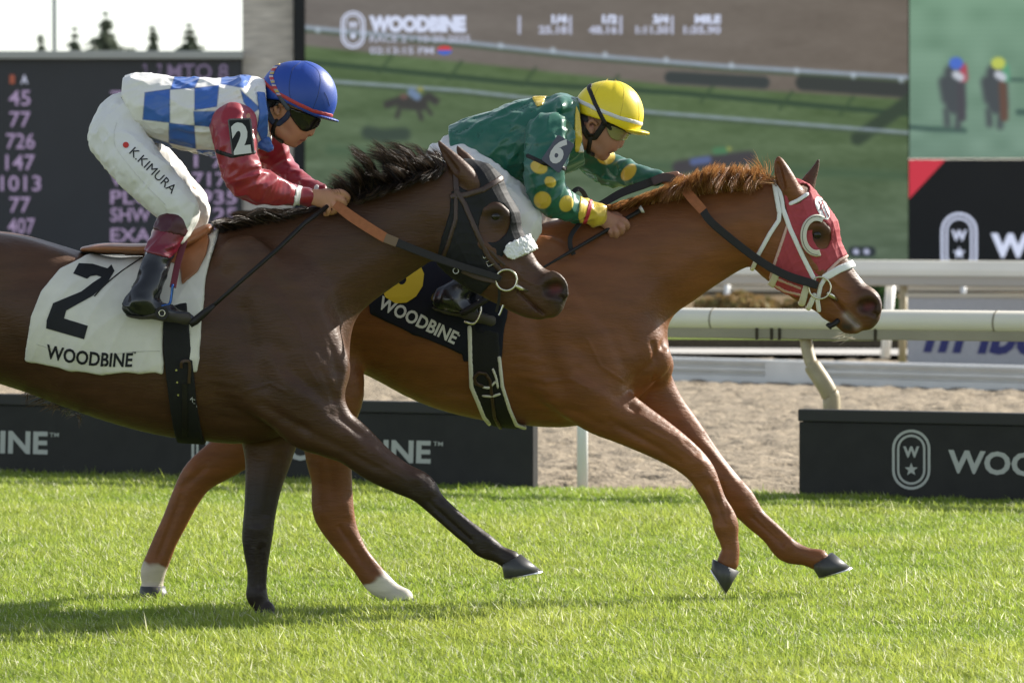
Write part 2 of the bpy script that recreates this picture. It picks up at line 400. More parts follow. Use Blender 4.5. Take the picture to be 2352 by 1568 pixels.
# turf: soil-dark base and blades of real grass
m_turf = mat('turf_base', (.065, .095, .018), .95, .1, var=.4, vscale=6)
V = []; xs = np.linspace(-14, 14, 30)
V = [(x, 6, GZ) for x in xs] + [(x, edge_y(x) - .02, GZ) for x in xs]
tag(mesh_np('turf', V, [(i, i + 1, i + 31, i + 30) for i in range(29)], m_turf), kind='structure')
def grass_blades():
    n = 1150000; Y = 15.2 + (31.9 - 15.2) * RNG.random(n) ** 1.1; hw = Y * .108 + 1.3; X = (RNG.random(n) * 2 - 1) * hw
    k = Y < edge_y(X) + RNG.normal(0, .02, n) - .01; X, Y = X[k], Y[k]; n = len(X); P = np.stack([X, Y, np.zeros(n)], 1)
    c1 = np.clip(.5 + 1.5 * (.6 * noise_np(P, 1.1, 1) + .4 * noise_np(P, .45, 21) - .5), 0, 1); c2 = noise_np(P, 5.5, 2); c3 = noise_np(P, 17, 3)
    k = RNG.random(n) < .45 + .8 * c3; X, Y, c1, c2, c3 = (a[k] for a in (X, Y, c1, c2, c3)); n = len(X)
    H = (.024 + .028 * c2 + .022 * c1) * RNG.uniform(.6, 1.3, n); tall = RNG.random(n) < .010; H[tall] *= 1.6
    wd = (.0034 + .0024 * RNG.random(n)) * (1 + (Y - 15) * .02); a = RNG.random(n) * 2 * math.pi; lean = np.abs(RNG.normal(.7, .45, n)) * H * 1.5
    ld = np.stack([np.cos(a) * .9 - .35, np.sin(a) * .8], 1); fa = RNG.random(n) * math.pi; sv = np.zeros((n, 3)); sv[:, :2] = np.stack([np.cos(fa), np.sin(fa)], 1) * wd[:, None] / 2
    B = np.stack([X, Y, np.full(n, GZ - .004)], 1); lv = np.zeros((n, 3)); lv[:, :2] = ld * lean[:, None]; up = np.zeros((n, 3)); up[:, 2] = 1; M = B + lv * .30 + up * (H * .5)[:, None]
    V = np.stack([B, M + sv, B + lv + up * (np.sqrt(np.maximum(H ** 2 - (.55 * lean) ** 2, (H * .4) ** 2)))[:, None], M - sv], 1)
    t = np.clip(.6 * c1 + .25 * c2 + RNG.normal(-.03, .17, n), 0, 1)[:, None]; c = (1 - t) * np.array([.235, .35, .040]) + t * np.array([.455, .50, .095]); glint = RNG.random(n) < .08; c[glint] = np.array([.74, .73, .48])  # scattered pale blades are sun glints put into the blade colour
    c *= RNG.uniform(.82, 1.16, (n, 1)); C = np.repeat(c[:, None, :], 4, 1); C[:, 0] *= .8  # roots darkened: shade between the blades put into the colour
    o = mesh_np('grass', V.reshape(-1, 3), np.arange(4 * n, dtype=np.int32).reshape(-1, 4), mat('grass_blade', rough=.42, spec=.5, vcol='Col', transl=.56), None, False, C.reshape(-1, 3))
    tag(o, 'bright green turf grass of the race course', kind='stuff')
grass_blades()

# dirt track, worked into clods and hoof marks
m_dirt = mat('dirt_track', (.29, .24, .175), .95, .12, var=.3, vscale=9, bump=.02, bscale=30)
sstep0 = lambda x, a, b: np.clip((x - a) / (b - a), 0, 1) ** 2
nx, ny = 420, 480; gx, gt = np.meshgrid(np.linspace(-13, 13, nx), np.linspace(0, 1, ny) ** 1.1, indexing='ij'); gy = edge_y(gx) + gt * (60 - edge_y(gx))
P = np.stack([gx.ravel(), gy.ravel(), np.zeros(gx.size)], 1)
hgt = .015 * noise_np(P, 2.2, 4) + .035 * noise_np(P, 6.5, 5) + .05 * noise_np(P, 15, 6) - .06 * sstep0(noise_np(P, 6, 8), .62, .8); P[:, 2] = GZ - .05 + hgt * np.clip(gt.ravel() * 30, .25, 1)
i = np.arange(nx - 1)[:, None] * ny + np.arange(ny - 1)[None]; Q = np.stack([i, i + ny, i + ny + 1, i + 1], 2).reshape(-1, 4)
tag(mesh_np('dirt_track', P, Q, m_dirt), kind='structure')

# beyond the dirt: apron and infield turf
m_conc = mat('apron_concrete', (.42, .40, .37), .9, .3, var=.12, vscale=2)
b = MB(); b.add([(-14, 61.5, .02), (14, 54.8, .02), (14, 60, .02), (-14, 66, .02)], [(0, 1, 2, 3)]); tag(b.build('apron', m_conc), kind='structure')
m_inf = mat('infield_turf', (.19, .26, .035), .8, .2, var=.3, vscale=1.5, bump=.03, bscale=25)
m_soil = mat('soil', (.06, .05, .035), .95, .1, var=.3)
b = MB(); A = [(-30, 65, .13), (30, 55.9, .13), (30, 70, .13), (-30, 70, .13)]; b.add(A + [(x, y, -.05) for x, y, z in A], [(0, 1, 2, 3)]); o = b.build('infield', m_inf); tag(o, kind='structure')
b = MB(); b.add([(-30, 64.99, .128), (30, 55.89, .128), (30, 55.85, -.05), (-30, 64.95, -.05)], [(0, 1, 2, 3)]); tag(b.build('infield_edge', m_soil), kind='structure')

b = MB(); b.add([(-60, 69.9, .125), (60, 69.9, .125), (60, 99.5, .125), (-60, 99.5, .125)], [(0, 1, 2, 3)]); tag(b.build('planting_bed', mat('mulch', (.16, .115, .065), .95, .1, var=.3, vscale=4)), kind='structure')
# ---- advertising hoardings at the turf edge
m_hoard = mat('hoarding_black', (.026, .026, .024), .7, .25, var=.15, vscale=8)  # panel and cap tones lifted to carry the veiling glare
m_hcap = mat('hoarding_cap', (.034, .034, .032), .65, .3)
m_print = mat('print_cream', (.42, .44, .40), .6, .3)
H_TOP = .475
def stadium(cx, cy, hw, hh, n=14):
    return [(cx + hw * math.cos(a), cy - (hh - hw) + hw * math.sin(a)) for a in np.linspace(-math.pi, 0, n)] + [(cx + hw * math.cos(a), cy + (hh - hw) + hw * math.sin(a)) for a in np.linspace(0, math.pi, n)]
def star(cx, cy, r):
    return [(cx + (r if k % 2 == 0 else r * .42) * math.sin(k * math.pi / 5), cy - (r if k % 2 == 0 else r * .42) * math.cos(k * math.pi / 5)) for k in range(10)]
def emblem(cx, cy, hw, hh, mapper, m, parent, name='emblem'):
    ident = lambda x, y: (x, y)
    lay(name, poly2d([stadium(cx, cy, hw, hh), stadium(cx, cy, hw * .86, hh - hw * .14)]), ident, mapper, m, parent)
    lay(name, poly2d([stadium(cx, cy, hw * .74, hh - hw * .26), stadium(cx, cy, hw * .62, hh - hw * .38)]), ident, mapper, m, parent)
    lay(name, poly2d([star(cx, cy + hh * .33, hw * .36)]), ident, mapper, m, parent)
    VF = text2d('W', 1, 1, .04); lay(name, VF, lambda x, y: (cx + (x - .5) * hw * .84, cy - hh * .16 - (y - .2) * hw * .56), mapper, m, parent)
def line_text(s, u0, v0, u1, v1, cap, mapper, m, parent, name='lettering', bold=.03, shear=0, sub=0, arc=0):
    VF = text2d(s, 1, 1, bold, shear)
    L = math.hypot(u1 - u0, v1 - v0)
    if cap >= 28 and len(s) > 1 and not name.startswith('digit'):
        V, Fc = VF; par = list(range(len(V)))
        def find(i):
            while par[i] != i: par[i] = par[par[i]]; i = par[i]
            return i
        for f in Fc:
            for k in f[1:]: par[find(k)] = find(f[0])
        gr = {}
        for f in Fc: gr.setdefault(find(f[0]), []).append(f)
        for fs in gr.values():
            ids = sorted({i for f in fs for i in f}); mp = {i: j for j, i in enumerate(ids)}
            lay('letter', (V[ids], [tuple(mp[i] for i in f) for f in fs]), lambda x, y: (u0 + (u1 - u0) * x + y * cap * (v1 - v0) / L, v0 + (v1 - v0) * x - y * cap * (u1 - u0) / L + arc * 4 * x * (1 - x)), mapper, m, parent, sub)
        return None
    def to(x, y): return (u0 + (u1 - u0) * x + y * cap * (v1 - v0) / L, v0 + (v1 - v0) * x - y * cap * (u1 - u0) / L + arc * 4 * x * (1 - x))
    o = lay(name, VF, to, mapper, m, parent, sub)
    if len(s) > 1: o['kind'] = 'stuff'
    return o
def hoarding(u0, u1, label):
    p0, p1 = edge_pt(u0), edge_pt(u1); mid = (p0 + p1) / 2
    r = empty('advertising_hoarding', (mid[0], mid[1], GZ), label, 'hoarding', 'black hoardings along the turf edge')
    L = np.linalg.norm(p1 - p0); ax = [EDIR, ENRM, np.array([0, 0, 1.])]
    b = MB(); b.box(mid - ENRM * .035 + [0, 0, (H_TOP - .075 + GZ) / 2], (L - .004, .07, H_TOP - .075 - GZ), ax); o = b.build('panel', m_hoard, r, bevel=.006); o.location = -Vector(r.location)
    b = MB(); b.box(mid - ENRM * .035 + [0, 0, H_TOP - .036], (L, .10, .072), ax); o = b.build('cap', m_hcap, r, bevel=.008); o.location = -Vector(r.location)
    pl = mid + ENRM * .0035
    return r, (lambda u, v: on_plane(u, v, pl, ENRM) - np.array(r.location))
r, mp_ = hoarding(-535, 1225, 'long black hoarding behind the legs of both horses, lettered twice in cream')
emblem(-390, 1010, 42, 66, mp_, m_print, r); line_text('WOODBINE', -300, 1031, 109, 1041, 51, mp_, m_print, r); line_text('TM', 114, 1003, 135, 1003, 10, mp_, m_print, r, bold=.01)
emblem(482, 1028, 42, 66, mp_, m_print, r); line_text('WOODBINE', 580, 1052, 989, 1062, 51, mp_, m_print, r); line_text('TM', 995, 1023, 1017, 1024, 10, mp_, m_print, r, bold=.01)
r, mp_ = hoarding(1835, 2745, 'black hoarding at right with oval emblem, under the gooseneck rail post')
emblem(2093, 1055, 44, 69, mp_, m_print, r); line_text('WOODBINE', 2176, 1083, 2600, 1100, 52, mp_, m_print, r)

# ---- near running rail
m_rail = mat('rail_white', (.72, .68, .57), .5, .35, var=.05, vscale=2)
m_lip = mat('rail_lip_shaded', (.30, .27, .20), .6, .4, var=.15, vscale=3)  # brown tone puts the shadow under the rail into the colour
m_post = mat('post_plastic', (.36, .30, .185), .5, .4, var=.18, vscale=9)
m_white = mat('white_post', (.76, .77, .76), .45, .5)
rp = edge_pt(1900); r = empty('running_rail', (rp[0], rp[1], GZ), 'thick white running rail with a gooseneck post, behind the chestnut horse', 'rail')
def rel(o, r): o.location = -Vector(r.location); return o
prof = [(.085 * math.sin(a), -.006 + .07 * math.cos(a)) for a in np.linspace(-2.4, 2.4, 30)]; prof0 = prof
e0, e1 = edge_pt(-900, .3, 1.0), edge_pt(5200, .3, 1.0)
b = MB(); b.profile(prof, e0, e1, ENRM); rel(b.build('rail_tube', m_rail, r, smooth=True), r)
b = MB(); b.profile([(.06, -.115), (.06, -.050), (-.055, -.050), (-.055, -.115)], e0, e1, ENRM); rel(b.build('rail_lip', m_lip, r, bevel=.006), r)
def gooseneck(u):
    q = edge_pt(u, .31, 0); y = q[1]; k = y / FPX; D = lambda du, v: W(u + du, v, y + max(-.12, (v - 780) * -.0012))
    b = MB(); b.tube(crm(np.array([D(0, 770), D(4, 800), D(12, 830), D(22, 852)]), 4), 14.5 * k, 14); p = rel(b.build('post', m_post, r, smooth=True), r)
    s = MB(); s.tube(crm(np.array([D(14, 838), D(26, 856), D(42, 880), D(55, 905), D(60, 928), D(61, 1108)]), 4), [18 * k] + [20 * k] * 20, 16)
    c = s.build('post_sleeve', m_post, p, smooth=True); return p
for u in (1850, 720, 2980, 4110): gooseneck(u)
for u in (1748, 1782, 1800, 2020):
    q = edge_pt(u, .3, 1.0); b = MB(); b.box(q + ENRM * .064 + [0, 0, -.085], (.016, .008, .068), [EDIR, ENRM, [0, 0, 1]]); rel(b.build('clamp_strap', m_soil, r), r)
for u in (1640, 2290):
    q = edge_pt(u, .3, 1.0); b = MB(); b.profile([(a * 1.02, c * 1.02) for a, c in prof0], q, q + EDIR * .012, ENRM); rel(b.build('rail_joint', m_lip, r, smooth=True), r)
b = MB(); q = edge_pt(1338, .2); b.tube([q + [0, 0, GZ], q + [0, 0, .35], q + [0, 0, .88]], .034, 14); o = b.build('marker_post', m_white, smooth=True)
tag(o, 'slim straight white post on the turf edge under the chestnut horse', 'post')

# ---- low silver guard rail on the far side of the dirt
m_alu = mat('galvanised', (.60, .60, .58), .5, .4, metal=.15, var=.08, vscale=4)
g0, g1 = np.array([1.625, 50, 0.]), np.array([4.935, 47, 0.]); gd = (g1 - g0) / np.linalg.norm(g1 - g0); gn = np.array([gd[1], -gd[0], 0]); gn = gn if gn[1] < 0 else -gn
r = empty('guard_rail', tuple(g0 + [0, 0, GZ]), 'low ribbed silver guard rail along the far side of the dirt', 'guard rail')
prof = [(-.04, .19), (.06, .186), (.07, .17), (.066, .148), (.0, .138), (.0, .112), (.07, .102), (.07, .072), (.0, .062), (.0, .034), (.07, .024), (.07, -.05), (-.04, -.05)]
b = MB(); b.profile(prof, g0 - gd * 13, g1 + gd * 12, gn); rel(b.build('beam', m_alu, r), r)
for s in (2.1, -2.6, 6.4):
    b = MB(); c = g0 + gd * (s - .45); b.box(c + gn * .08 + [0, 0, .075], (.66, .012, .22), [gd, gn, [0, 0, 1]]); o = rel(b.build('splice_plate', m_alu, r, bevel=.004), r)
    if s == 2.1:
        for q in (.2, -.2):
            b = MB(); b.tube([c + gd * q + gn * .085 + [0, 0, .08], c + gd * q + gn * .10 + [0, 0, .08]], .012, 8); rel(b.build('bolt', m_alu, o), r)

# ---- far safety rail, posts, board, second rail
f0, f1 = np.array([1.94, 56.5, 0.]), np.array([5.67, 54.0, 0.]); fd = (f1 - f0) / np.linalg.norm(f1 - f0); fn = np.array([fd[1], -fd[0], 0]); fn = fn if fn[1] < 0 else -fn
m_grey = mat('rail_grey', (.40, .38, .35), .6, .4)
r = empty('safety_rail', tuple(f0 + [0, 0, GZ]), 'broad white safety rail with sloped cover, below the big video screen', 'rail')
b = MB(); b.profile([(.16, .97), (.13, 1.03), (-.05, 1.135), (-.12, 1.14), (-.12, .97)], f0 - fd * 14, f1 + fd * 16, fn); rel(b.build('rail_cover', m_rail, r), r)
b = MB(); b.profile([(.13, .968), (.13, .865), (.06, .85), (-.1, .85), (-.1, .968)], f0 - fd * 14, f1 + fd * 16, fn); rel(b.build('rail_skirt', m_grey, r), r)  # skirt darker than the lit cover: its shade is in the base colour
for (ua, va, ub, vb, rr, m, dY) in ((2046, 652, 2033, 822, 11, m_white, 0), (2076, 650, 2072, 838, 9, m_post, -.4)):
    y = 55.2 + dY; b = MB(); b.tube([W(ua, va, y), W((ua + ub) / 2, (va + vb) / 2, y), W(ub, vb, y)], rr * y / FPX, 12); o = rel(b.build('post', m, r, smooth=True), r)
    if m is m_post:
        b = MB(); b.tube([W(2074.6, 693, y), W(2074.3, 699, y)], 10.5 * y / FPX, 12); rel(b.build('clamp', m_grey, o, smooth=True), r)
r = empty('paddock_rail', (5, 78, GZ), 'thin beige rail on white posts far behind the safety rail', 'rail')
b = MB(); b.box((4, 78, .50), (44, .05, .085)); rel(b.build('rail_bar', mat('rail_beige', (.55, .50, .40), .6), r), r)
for u in (1670, 2213):
    b = MB(); p = W(u, 660, 77.95); b.tube([(p[0], p[1], GZ), (p[0], p[1], .58)], .045, 8); rel(b.build('post', m_white, r, smooth=True), r)
m_board = mat('board_grey', (.40, .40, .42), .6, .3, var=.06); m_blue = mat('print_blue', (.018, .022, .14), .6)
s0, s1 = W(2086, 790, 54.6), W(2700, 790, 53.4); s0[2] = s1[2] = 0; sd_ = (s1 - s0) / np.linalg.norm(s1 - s0); sn = np.array([sd_[1], -sd_[0], 0]); sn = sn if sn[1] < 0 else -sn
mid = (s0 + s1) / 2; r = empty('sign_board', (mid[0], mid[1], GZ), 'grey board with big slanted blue letters beyond the dirt at right', 'sign board')
b = MB(); b.box(mid + [0, 0, .35], (np.linalg.norm(s1 - s0), .08, .76), [sd_, sn, [0, 0, 1]]); rel(b.build('board', m_board, r, bevel=.01), r)
b = MB(); b.box(mid + [0, 0, .755], (np.linalg.norm(s1 - s0) + .04, .12, .045), [sd_, sn, [0, 0, 1]]); rel(b.build('top_trim', mat('trim_beige', (.52, .47, .38), .6), r), r)
pl = mid + sn * .046; mpb = lambda u, v: on_plane(u, v, pl, sn) - np.array(r.location)
line_text('m lbo', 2120, 804, 2400, 812, 92, mpb, m_blue, r, bold=.035, shear=.28)

# ---- low shrubs beyond the infield
def leafy(name, c, size, n, cols, leaf, m):
    q = RNG.normal(size=(n, 3)); q /= np.linalg.norm(q, axis=1, keepdims=True); q *= RNG.random((n, 1)) ** .33; q[:, 2] = np.abs(q[:, 2])
    q *= (1 + .35 * (noise_np(q + 5, 3, 9) - .5))[:, None]; Pn = np.array(c) + q * np.array(size); a = RNG.normal(size=(n, 3)); a /= np.linalg.norm(a, axis=1, keepdims=True)
    t = np.cross(a, RNG.normal(size=(n, 3))); t /= np.linalg.norm(t, axis=1, keepdims=True); L = leaf * RNG.uniform(.6, 1.4, (n, 1))
    V = np.stack([Pn - a * L, Pn + t * L * .4, Pn + a * L, Pn - t * L * .4], 1).reshape(-1, 3); F = np.arange(4 * n).reshape(-1, 4)
    cc = np.array(cols)[RNG.integers(0, len(cols), n)] * RNG.uniform(.7, 1.3, (n, 1)); return mesh_np(name, V, F, m, None, False, np.repeat(cc, 4, 0))
m_leaf = mat('leaves', rough=.7, spec=.3, vcol='Col', transl=.25)
BR = [(.34, .22, .09), (.28, .18, .07), (.20, .17, .06)]; GR = [(.03, .07, .02), (.05, .10, .03)]
for (u0, u1, vt, cols, lb, cat) in ((1590, 1815, 682, BR, 'rust brown low shrub below the video screen, left of the chestnut’s jaw', 'shrub'), (1790, 1960, 688, BR, 'rust brown low shrub behind the chestnut horse’s chin', 'shrub'), (1985, 2066, 655, GR, 'dark green shrub between the chestnut’s nose and the white rail post', 'shrub')):
    a, b_ = W(u0, 700, 73), W(u1, 700, 73); zt = W(u0, vt, 73)[2]; c = (a + b_) / 2
    o = leafy('shrub', (c[0], 73, .0), ((b_[0] - a[0]) / 2 * 1.12, .7, zt + .06), 9000, cols, .065, m_leaf); tag(o, lb, cat)

# ---- screens, boards, pillar and skyline behind
SY = 100.0; SK = SY / FPX
def emat(name, rgb, k=1.0): return mat(name, (.02, .02, .02), .7, .15, emit=lin(rgb), estr=k / EXPO)
m_scr = mat('screen_picture', rough=.7, spec=.1, vcol='Col', emit='vcol', estr=1.0)
_b = m_scr.node_tree.nodes['Principled BSDF']; m_scr.node_tree.links.remove(_b.inputs['Base Color'].links[0]); _b.inputs['Base Color'].default_value = (.02, .02, .02, 1)
m_case = mat('screen_case', (.012, .014, .016), .6, .3, var=.1, vscale=1)
def plane_at(Y): return lambda u, v: on_plane(u, v, np.array([0, Y, 0]), np.array([0, 1., 0]))
def block(name, u0, v0, u1, v1, Y, depth, m, parent=None, bevel=0):
    a, b_ = W(u0, v0, Y), W(u1, v1, Y); b = MB(); c = (a + b_) / 2; b.box((c[0], Y + depth / 2, c[2]), (b_[0] - a[0], depth, a[2] - b_[2])); o = b.build(name, m, parent, bevel=bevel)
    if parent is not None: rel(o, parent)
    return o
def soft(d, s=3.): return np.clip(.5 - d / s, 0, 1)[:, None]
def picture(name, u0, v0, u1, v1, Y, step, fn, parent):
    us = np.arange(u0, u1 + .1, (u1 - u0) / round((u1 - u0) / step)); vs = np.arange(v0, v1 + .1, (v1 - v0) / round((v1 - v0) / step))
    U, Vv = np.meshgrid(us, vs, indexing='ij'); q = np.stack([U.ravel(), Vv.ravel()], 1); c = fn(q); p = plane_at(Y)
    P = np.array([p(a, b_) for a, b_ in q]); n = len(vs); i = np.arange(len(us) - 1)[:, None] * n + np.arange(n - 1)[None]
    Q = np.stack([i, i + 1, i + n + 1, i + n], 2).reshape(-1, 4)
    c = np.where(c <= .04045, c / 12.92, ((c + .055) / 1.055) ** 2.4) / EXPO
    return rel(mesh_np(name, P, Q, m_scr, parent, False, c), parent)
def blob(c, q, col, parts, s=6.):
    d = None
    for p in parts:
        k = d_path(q, p[0]) - p[1]; d = k if d is None else np.minimum(d, k)
    a = soft(d, s); return c * (1 - a) + np.array(col) / 255. * a
def main_pic(q):
    u, v = q[:, 0], q[:, 1]; p3 = np.stack([u * .01, v * .05, u * 0], 1); n = (noise_np(p3, 1.0, 3) - .5)[:, None]; n2 = (noise_np(np.stack([u * .06, v * .2, u * 0], 1), 1, 4) - .5)[:, None]
    t = ((u - 700) / 1386)[:, None]; sand = (np.array([112, 107, 103]) * (1 - t) + np.array([106, 97, 88]) * t) / 255. + n * .035 + n2 * .02
    gv = np.interp(u, [700, 1200, 1540, 2086], [106, 158, 196, 228]); k = ((v - gv) / 380)[:, None]
    top = np.array([82, 102, 66]); bot = np.array([86, 102, 84]); grass = (top * (1 - np.clip(k, 0, 1)) + bot * np.clip(k, 0, 1)) / 255. + n * .07 + n2 * .04
    a = soft(gv - v, 8); c = sand * (1 - a) + grass * a
    line = lambda pts, w_, col, al=1., s=5.: (lambda m: c * (1 - m) + np.array(col) / 255. * m)(soft(d_path(q, pts) - w_, s) * al)
    c = line([(700, 142), (1200, 192), (1560, 214), (2086, 262)], 6, (50, 70, 52)); c = line([(760, 345), (1200, 370), (1700, 388), (2086, 405)], 9, (60, 84, 62), .7, 20)
    for x in (900, 1060, 1230, 1420, 1640, 1820, 1960): c = line([(x, 110 + (x - 700) * .09), (x - 30, 150 + (x - 700) * .09)], 4, (56, 76, 52), .7)
    c = blob(c, q, (56, 62, 62), [([(1540, 178), (1754, 190)], 14)]); c = blob(c, q, (54, 58, 56), [([(1845, 190), (2100, 208)], 18)])
    c = blob(c, q, (52, 66, 52), [([(1970, 318), (2100, 225)], 16)], 10)
    for (pts, w_) in (([(690, 62), (1070, 98), (1320, 125), (1660, 152), (2090, 178)], 4.5), ([(690, 182), (1060, 208), (1500, 258), (2090, 305)], 3)):
        c = line([(x, y + w_ + 4) for x, y in pts], 4, (66, 82, 62), .8); c = line(pts, w_, (146, 160, 176), .9)
    for x in (730, 1150, 1270, 1390, 1530, 1680, 1830, 1960, 2070): c = line([(x, 66 + (x - 700) * .085), (x, 68 + (x - 700) * .085)], 6, (178, 192, 206), .7)
    horse = [([(890, 240), (925, 228), (965, 234), (985, 222), (1000, 232)], 9), ([(925, 236), (968, 240)], 15), ([(918, 250), (912, 268)], 5), ([(960, 250), (968, 272)], 5), ([(975, 240), (990, 262)], 4)]
    c = blob(c, q, (58, 58, 56), horse, 8); c = blob(c, q, (108, 128, 158), [([(945, 212), (958, 222)], 9)]); c = blob(c, q, (140, 140, 74), [([(965, 206), (966, 206)], 6)]); c = blob(c, q, (104, 80, 76), [([(925, 222), (930, 222)], 6)])
    c = blob(c, q, (56, 70, 60), [([(845, 305), (880, 312), (928, 308)], 15)], 12)
    c = blob(c, q, (64, 62, 66), [([(1560, 385), (1640, 372), (1720, 362)], 16)], 10); c = blob(c, q, (84, 98, 140), [([(1592, 372), (1626, 367)], 8)]); c = blob(c, q, (74, 118, 84), [([(1644, 347), (1664, 346)], 8)]); c = blob(c, q, (138, 146, 80), [([(1674, 342), (1675, 342)], 5)])
    c = blob(c, q, (40, 48, 52), [([(1960, 578), (2000, 578)], 12)], 4); c = blob(c, q, (190, 195, 225), [([(1966, 578), (1967, 578)], 6), ([(1990, 578), (1991, 578)], 6)], 4)
    return np.clip(c, 0, 1)
scr = empty('video_screen', (W(1394, 600, SY)[0], SY, 0), 'huge video screen showing the race with sand, turf and white rails', 'video screen')
block('screen_case', 675, -90, 2086, 676, SY, .8, m_case, scr); block('frame_bar', 675, -90, 700, 600, SY - .12, .119, m_case, scr)
picture('picture', 701, -90, 2086, 601, SY - .01, 4, main_pic, scr)
m_st = emat('screen_text', (208, 216, 240), 1.0); m_st2 = emat('screen_text_dim', (180, 184, 204)); m_red_e = emat('screen_red', (205, 60, 70)); m_blu_e = emat('screen_blue', (60, 100, 200))
mps = plane_at(SY - .035); mpr = lambda u, v: mps(u, v) - np.array(scr.location)
emblem(811, 69, 28, 43, mpr, m_st, scr)
line_text('WOODBINE', 848, 71, 1070, 71, 33, mpr, m_st, scr, bold=.075)
line_text('RACE 2 - 10-20-2025', 849, 97, 1080, 97, 16, mpr, m_st2, scr, bold=.02); line_text('02:13:15 PM', 849, 124, 996, 124, 16, mpr, m_st2, scr, bold=.02)
el = lambda cx, cy, a, b_, t0, t1: [(cx + a * math.cos(t), cy + b_ * math.sin(t)) for t in np.linspace(t0, t1, 16)]
idn = lambda x, y: (x, y)
lay('flag_top', poly2d([el(1021, 115, 17, 9, -math.pi, 0)]), idn, mpr, m_red_e, scr); lay('flag_bottom', poly2d([el(1021, 117, 17, 9, 0, math.pi)]), idn, mpr, m_blu_e, scr)
for x in (1193, 1310, 1426, 1544): lay('divider', poly2d([[(x - 3, 37), (x + 3, 37), (x + 3, 79), (x - 3, 79)]]), idn, mpr, m_st2, scr)
for a, t, x0, x1, y0, y1 in (('1/4', '25.18', 1267, 1303, 1237, 1303), ('1/2', '48.16', 1383, 1418, 1352, 1418), ('3/4', '1:11.50', 1500, 1536, 1460, 1537), ('MILE', '1:35.90', 1596, 1656, 1570, 1656)):
    line_text(a, x0, 53, x1, 53, 18, mpr, m_st, scr, bold=.06); line_text(t, y0, 77, y1, 77, 17, mpr, m_st2, scr, bold=.05)

def side_pic(q):
    u, v = q[:, 0], q[:, 1]; n = (noise_np(np.stack([u * .02, v * .03, u * 0], 1), 1, 6) - .5)[:, None]; st = (np.sin(v * 1.05) * .012)[:, None]
    t = np.clip(v / 365, 0, 1)[:, None]; c = (np.array([114, 148, 124]) * (1 - t) + np.array([112, 140, 124]) * t) / 255. + n * .07 + st
    c = blob(c, q, (66, 92, 84), [([(2090, 292), (2140, 297), (2215, 300)], 6)], 8); c = blob(c, q, (66, 92, 84), [([(2320, 183), (2352, 184)], 4), ([(2340, 258), (2420, 260)], 7)], 8)
    for x, cap, sl_, hb in ((2196, (74, 108, 196), (168, 74, 88), (72, 72, 78)), (2293, (185, 195, 90), (90, 150, 120), (98, 74, 64))):
        c = blob(c, q, (70, 76, 80), [([(x - 22, 190), (x - 16, 225)], 18), ([(x - 4, 170), (x - 2, 240)], 24), ([(x - 22, 255), (x - 20, 285)], 7), ([(x + 6, 255), (x + 4, 290)], 7)], 14)
        c = blob(c, q, hb, [([(x + 10, 195), (x + 12, 230), (x + 14, 270)], 9)], 8)
        c = blob(c, q, sl_, [([(x + 16, 155), (x + 18, 180)], 9)], 7); c = blob(c, q, (190, 195, 205), [([(x, 172), (x + 10, 178)], 9)], 8); c = blob(c, q, cap, [([(x - 2, 146), (x + 2, 146)], 14)], 6)
    return np.clip(c, 0, 1)
sd2 = empty('video_screen', (W(2390, 365, SY)[0], SY, 0), 'pale green video screen at far right showing two horses head-on', 'video screen')
block('screen_case', 2088, -90, 2700, 364, SY, .6, m_case, sd2); picture('picture', 2089, -90, 2700, 363, SY - .012, 4, side_pic, sd2)
lp = empty('led_panel', (W(2390, 690, SY)[0], SY, GZ), 'black LED panel with red corner triangle and oval emblem, below the green screen', 'LED panel')
block('panel', 2087, 366, 2700, 690, SY - .03, .6, m_case, lp)
mpp = plane_at(SY - .045); mpl = lambda u, v: mpp(u, v) - np.array(lp.location)
m_tri = emat('led_red', (196, 52, 68))
lay('red_triangle', poly2d([[(2088, 367), (2172, 367), (2088, 457)]]), idn, mpl, m_tri, lp); emblem(2203, 558, 42, 70, mpl, m_st, lp); line_text('WOODBINE', 2276, 588, 2700, 588, 52, mpl, m_st, lp, bold=.05)

tb = empty('tote_board', (W(100, 690, SY)[0], SY, GZ), 'dark tote board with lilac lit numbers behind the bay horse’s jockey', 'tote board')
m_tote = mat('tote_face', (.042, .046, .052), .55, .3, var=.08, vscale=.8); m_tcap = mat('tote_cap', (.40, .42, .40), .6, .4)  # face colour made paler to hold the backlit haze
block('face', -600, 136, 554, 690, SY - .05, .7, m_tote, tb); block('top_cap', -606, 117, 558, 135.5, SY - .2, .95, m_tcap, tb, .02)
m_tn = emat('tote_digits', (160, 142, 176), .85); m_td = emat('tote_dim', (118, 106, 134), .8); m_to = emat('tote_orange', (150, 84, 66), .8); mpt0 = plane_at(SY - .07); mpt = lambda u, v: mpt0(u, v) - np.array(tb.location)
line_text('1', 22, 192, 34, 192, 20, mpt, m_to, tb, 'digits'); line_text('A', 48, 192, 64, 192, 20, mpt, m_st2, tb, 'digits')
for s_, x0, x1, y in (('45', 20, 70, 242), ('77', 22, 70, 291), ('726', 14, 80, 341), ('147', 13, 80, 390), ('1013', 2, 94, 438), ('77', 22, 70, 487), ('407', 18, 80, 536), ('MTO 8', 385, 524, 182), ('2 - 7', 328, 372, 182)): line_text(s_, x0, y, x1, y, 36, mpt, m_tn if y > 200 else m_td, tb, 'digits', bold=.01)
for a, b_, y in (('TRI', '7175', 240), ('WIN', '7175', 427), ('PLC', '1935', 468), ('SHW', '1125', 508), ('EXA', '726', 555)):
    line_text(a, 254, y, 254 + 92, y, 32, mpt, m_tn, tb, 'lettering', bold=.012)
    if y > 400: line_text(b_, 442, y, 544, y, 32, mpt, m_tn, tb, 'digits', bold=.012)
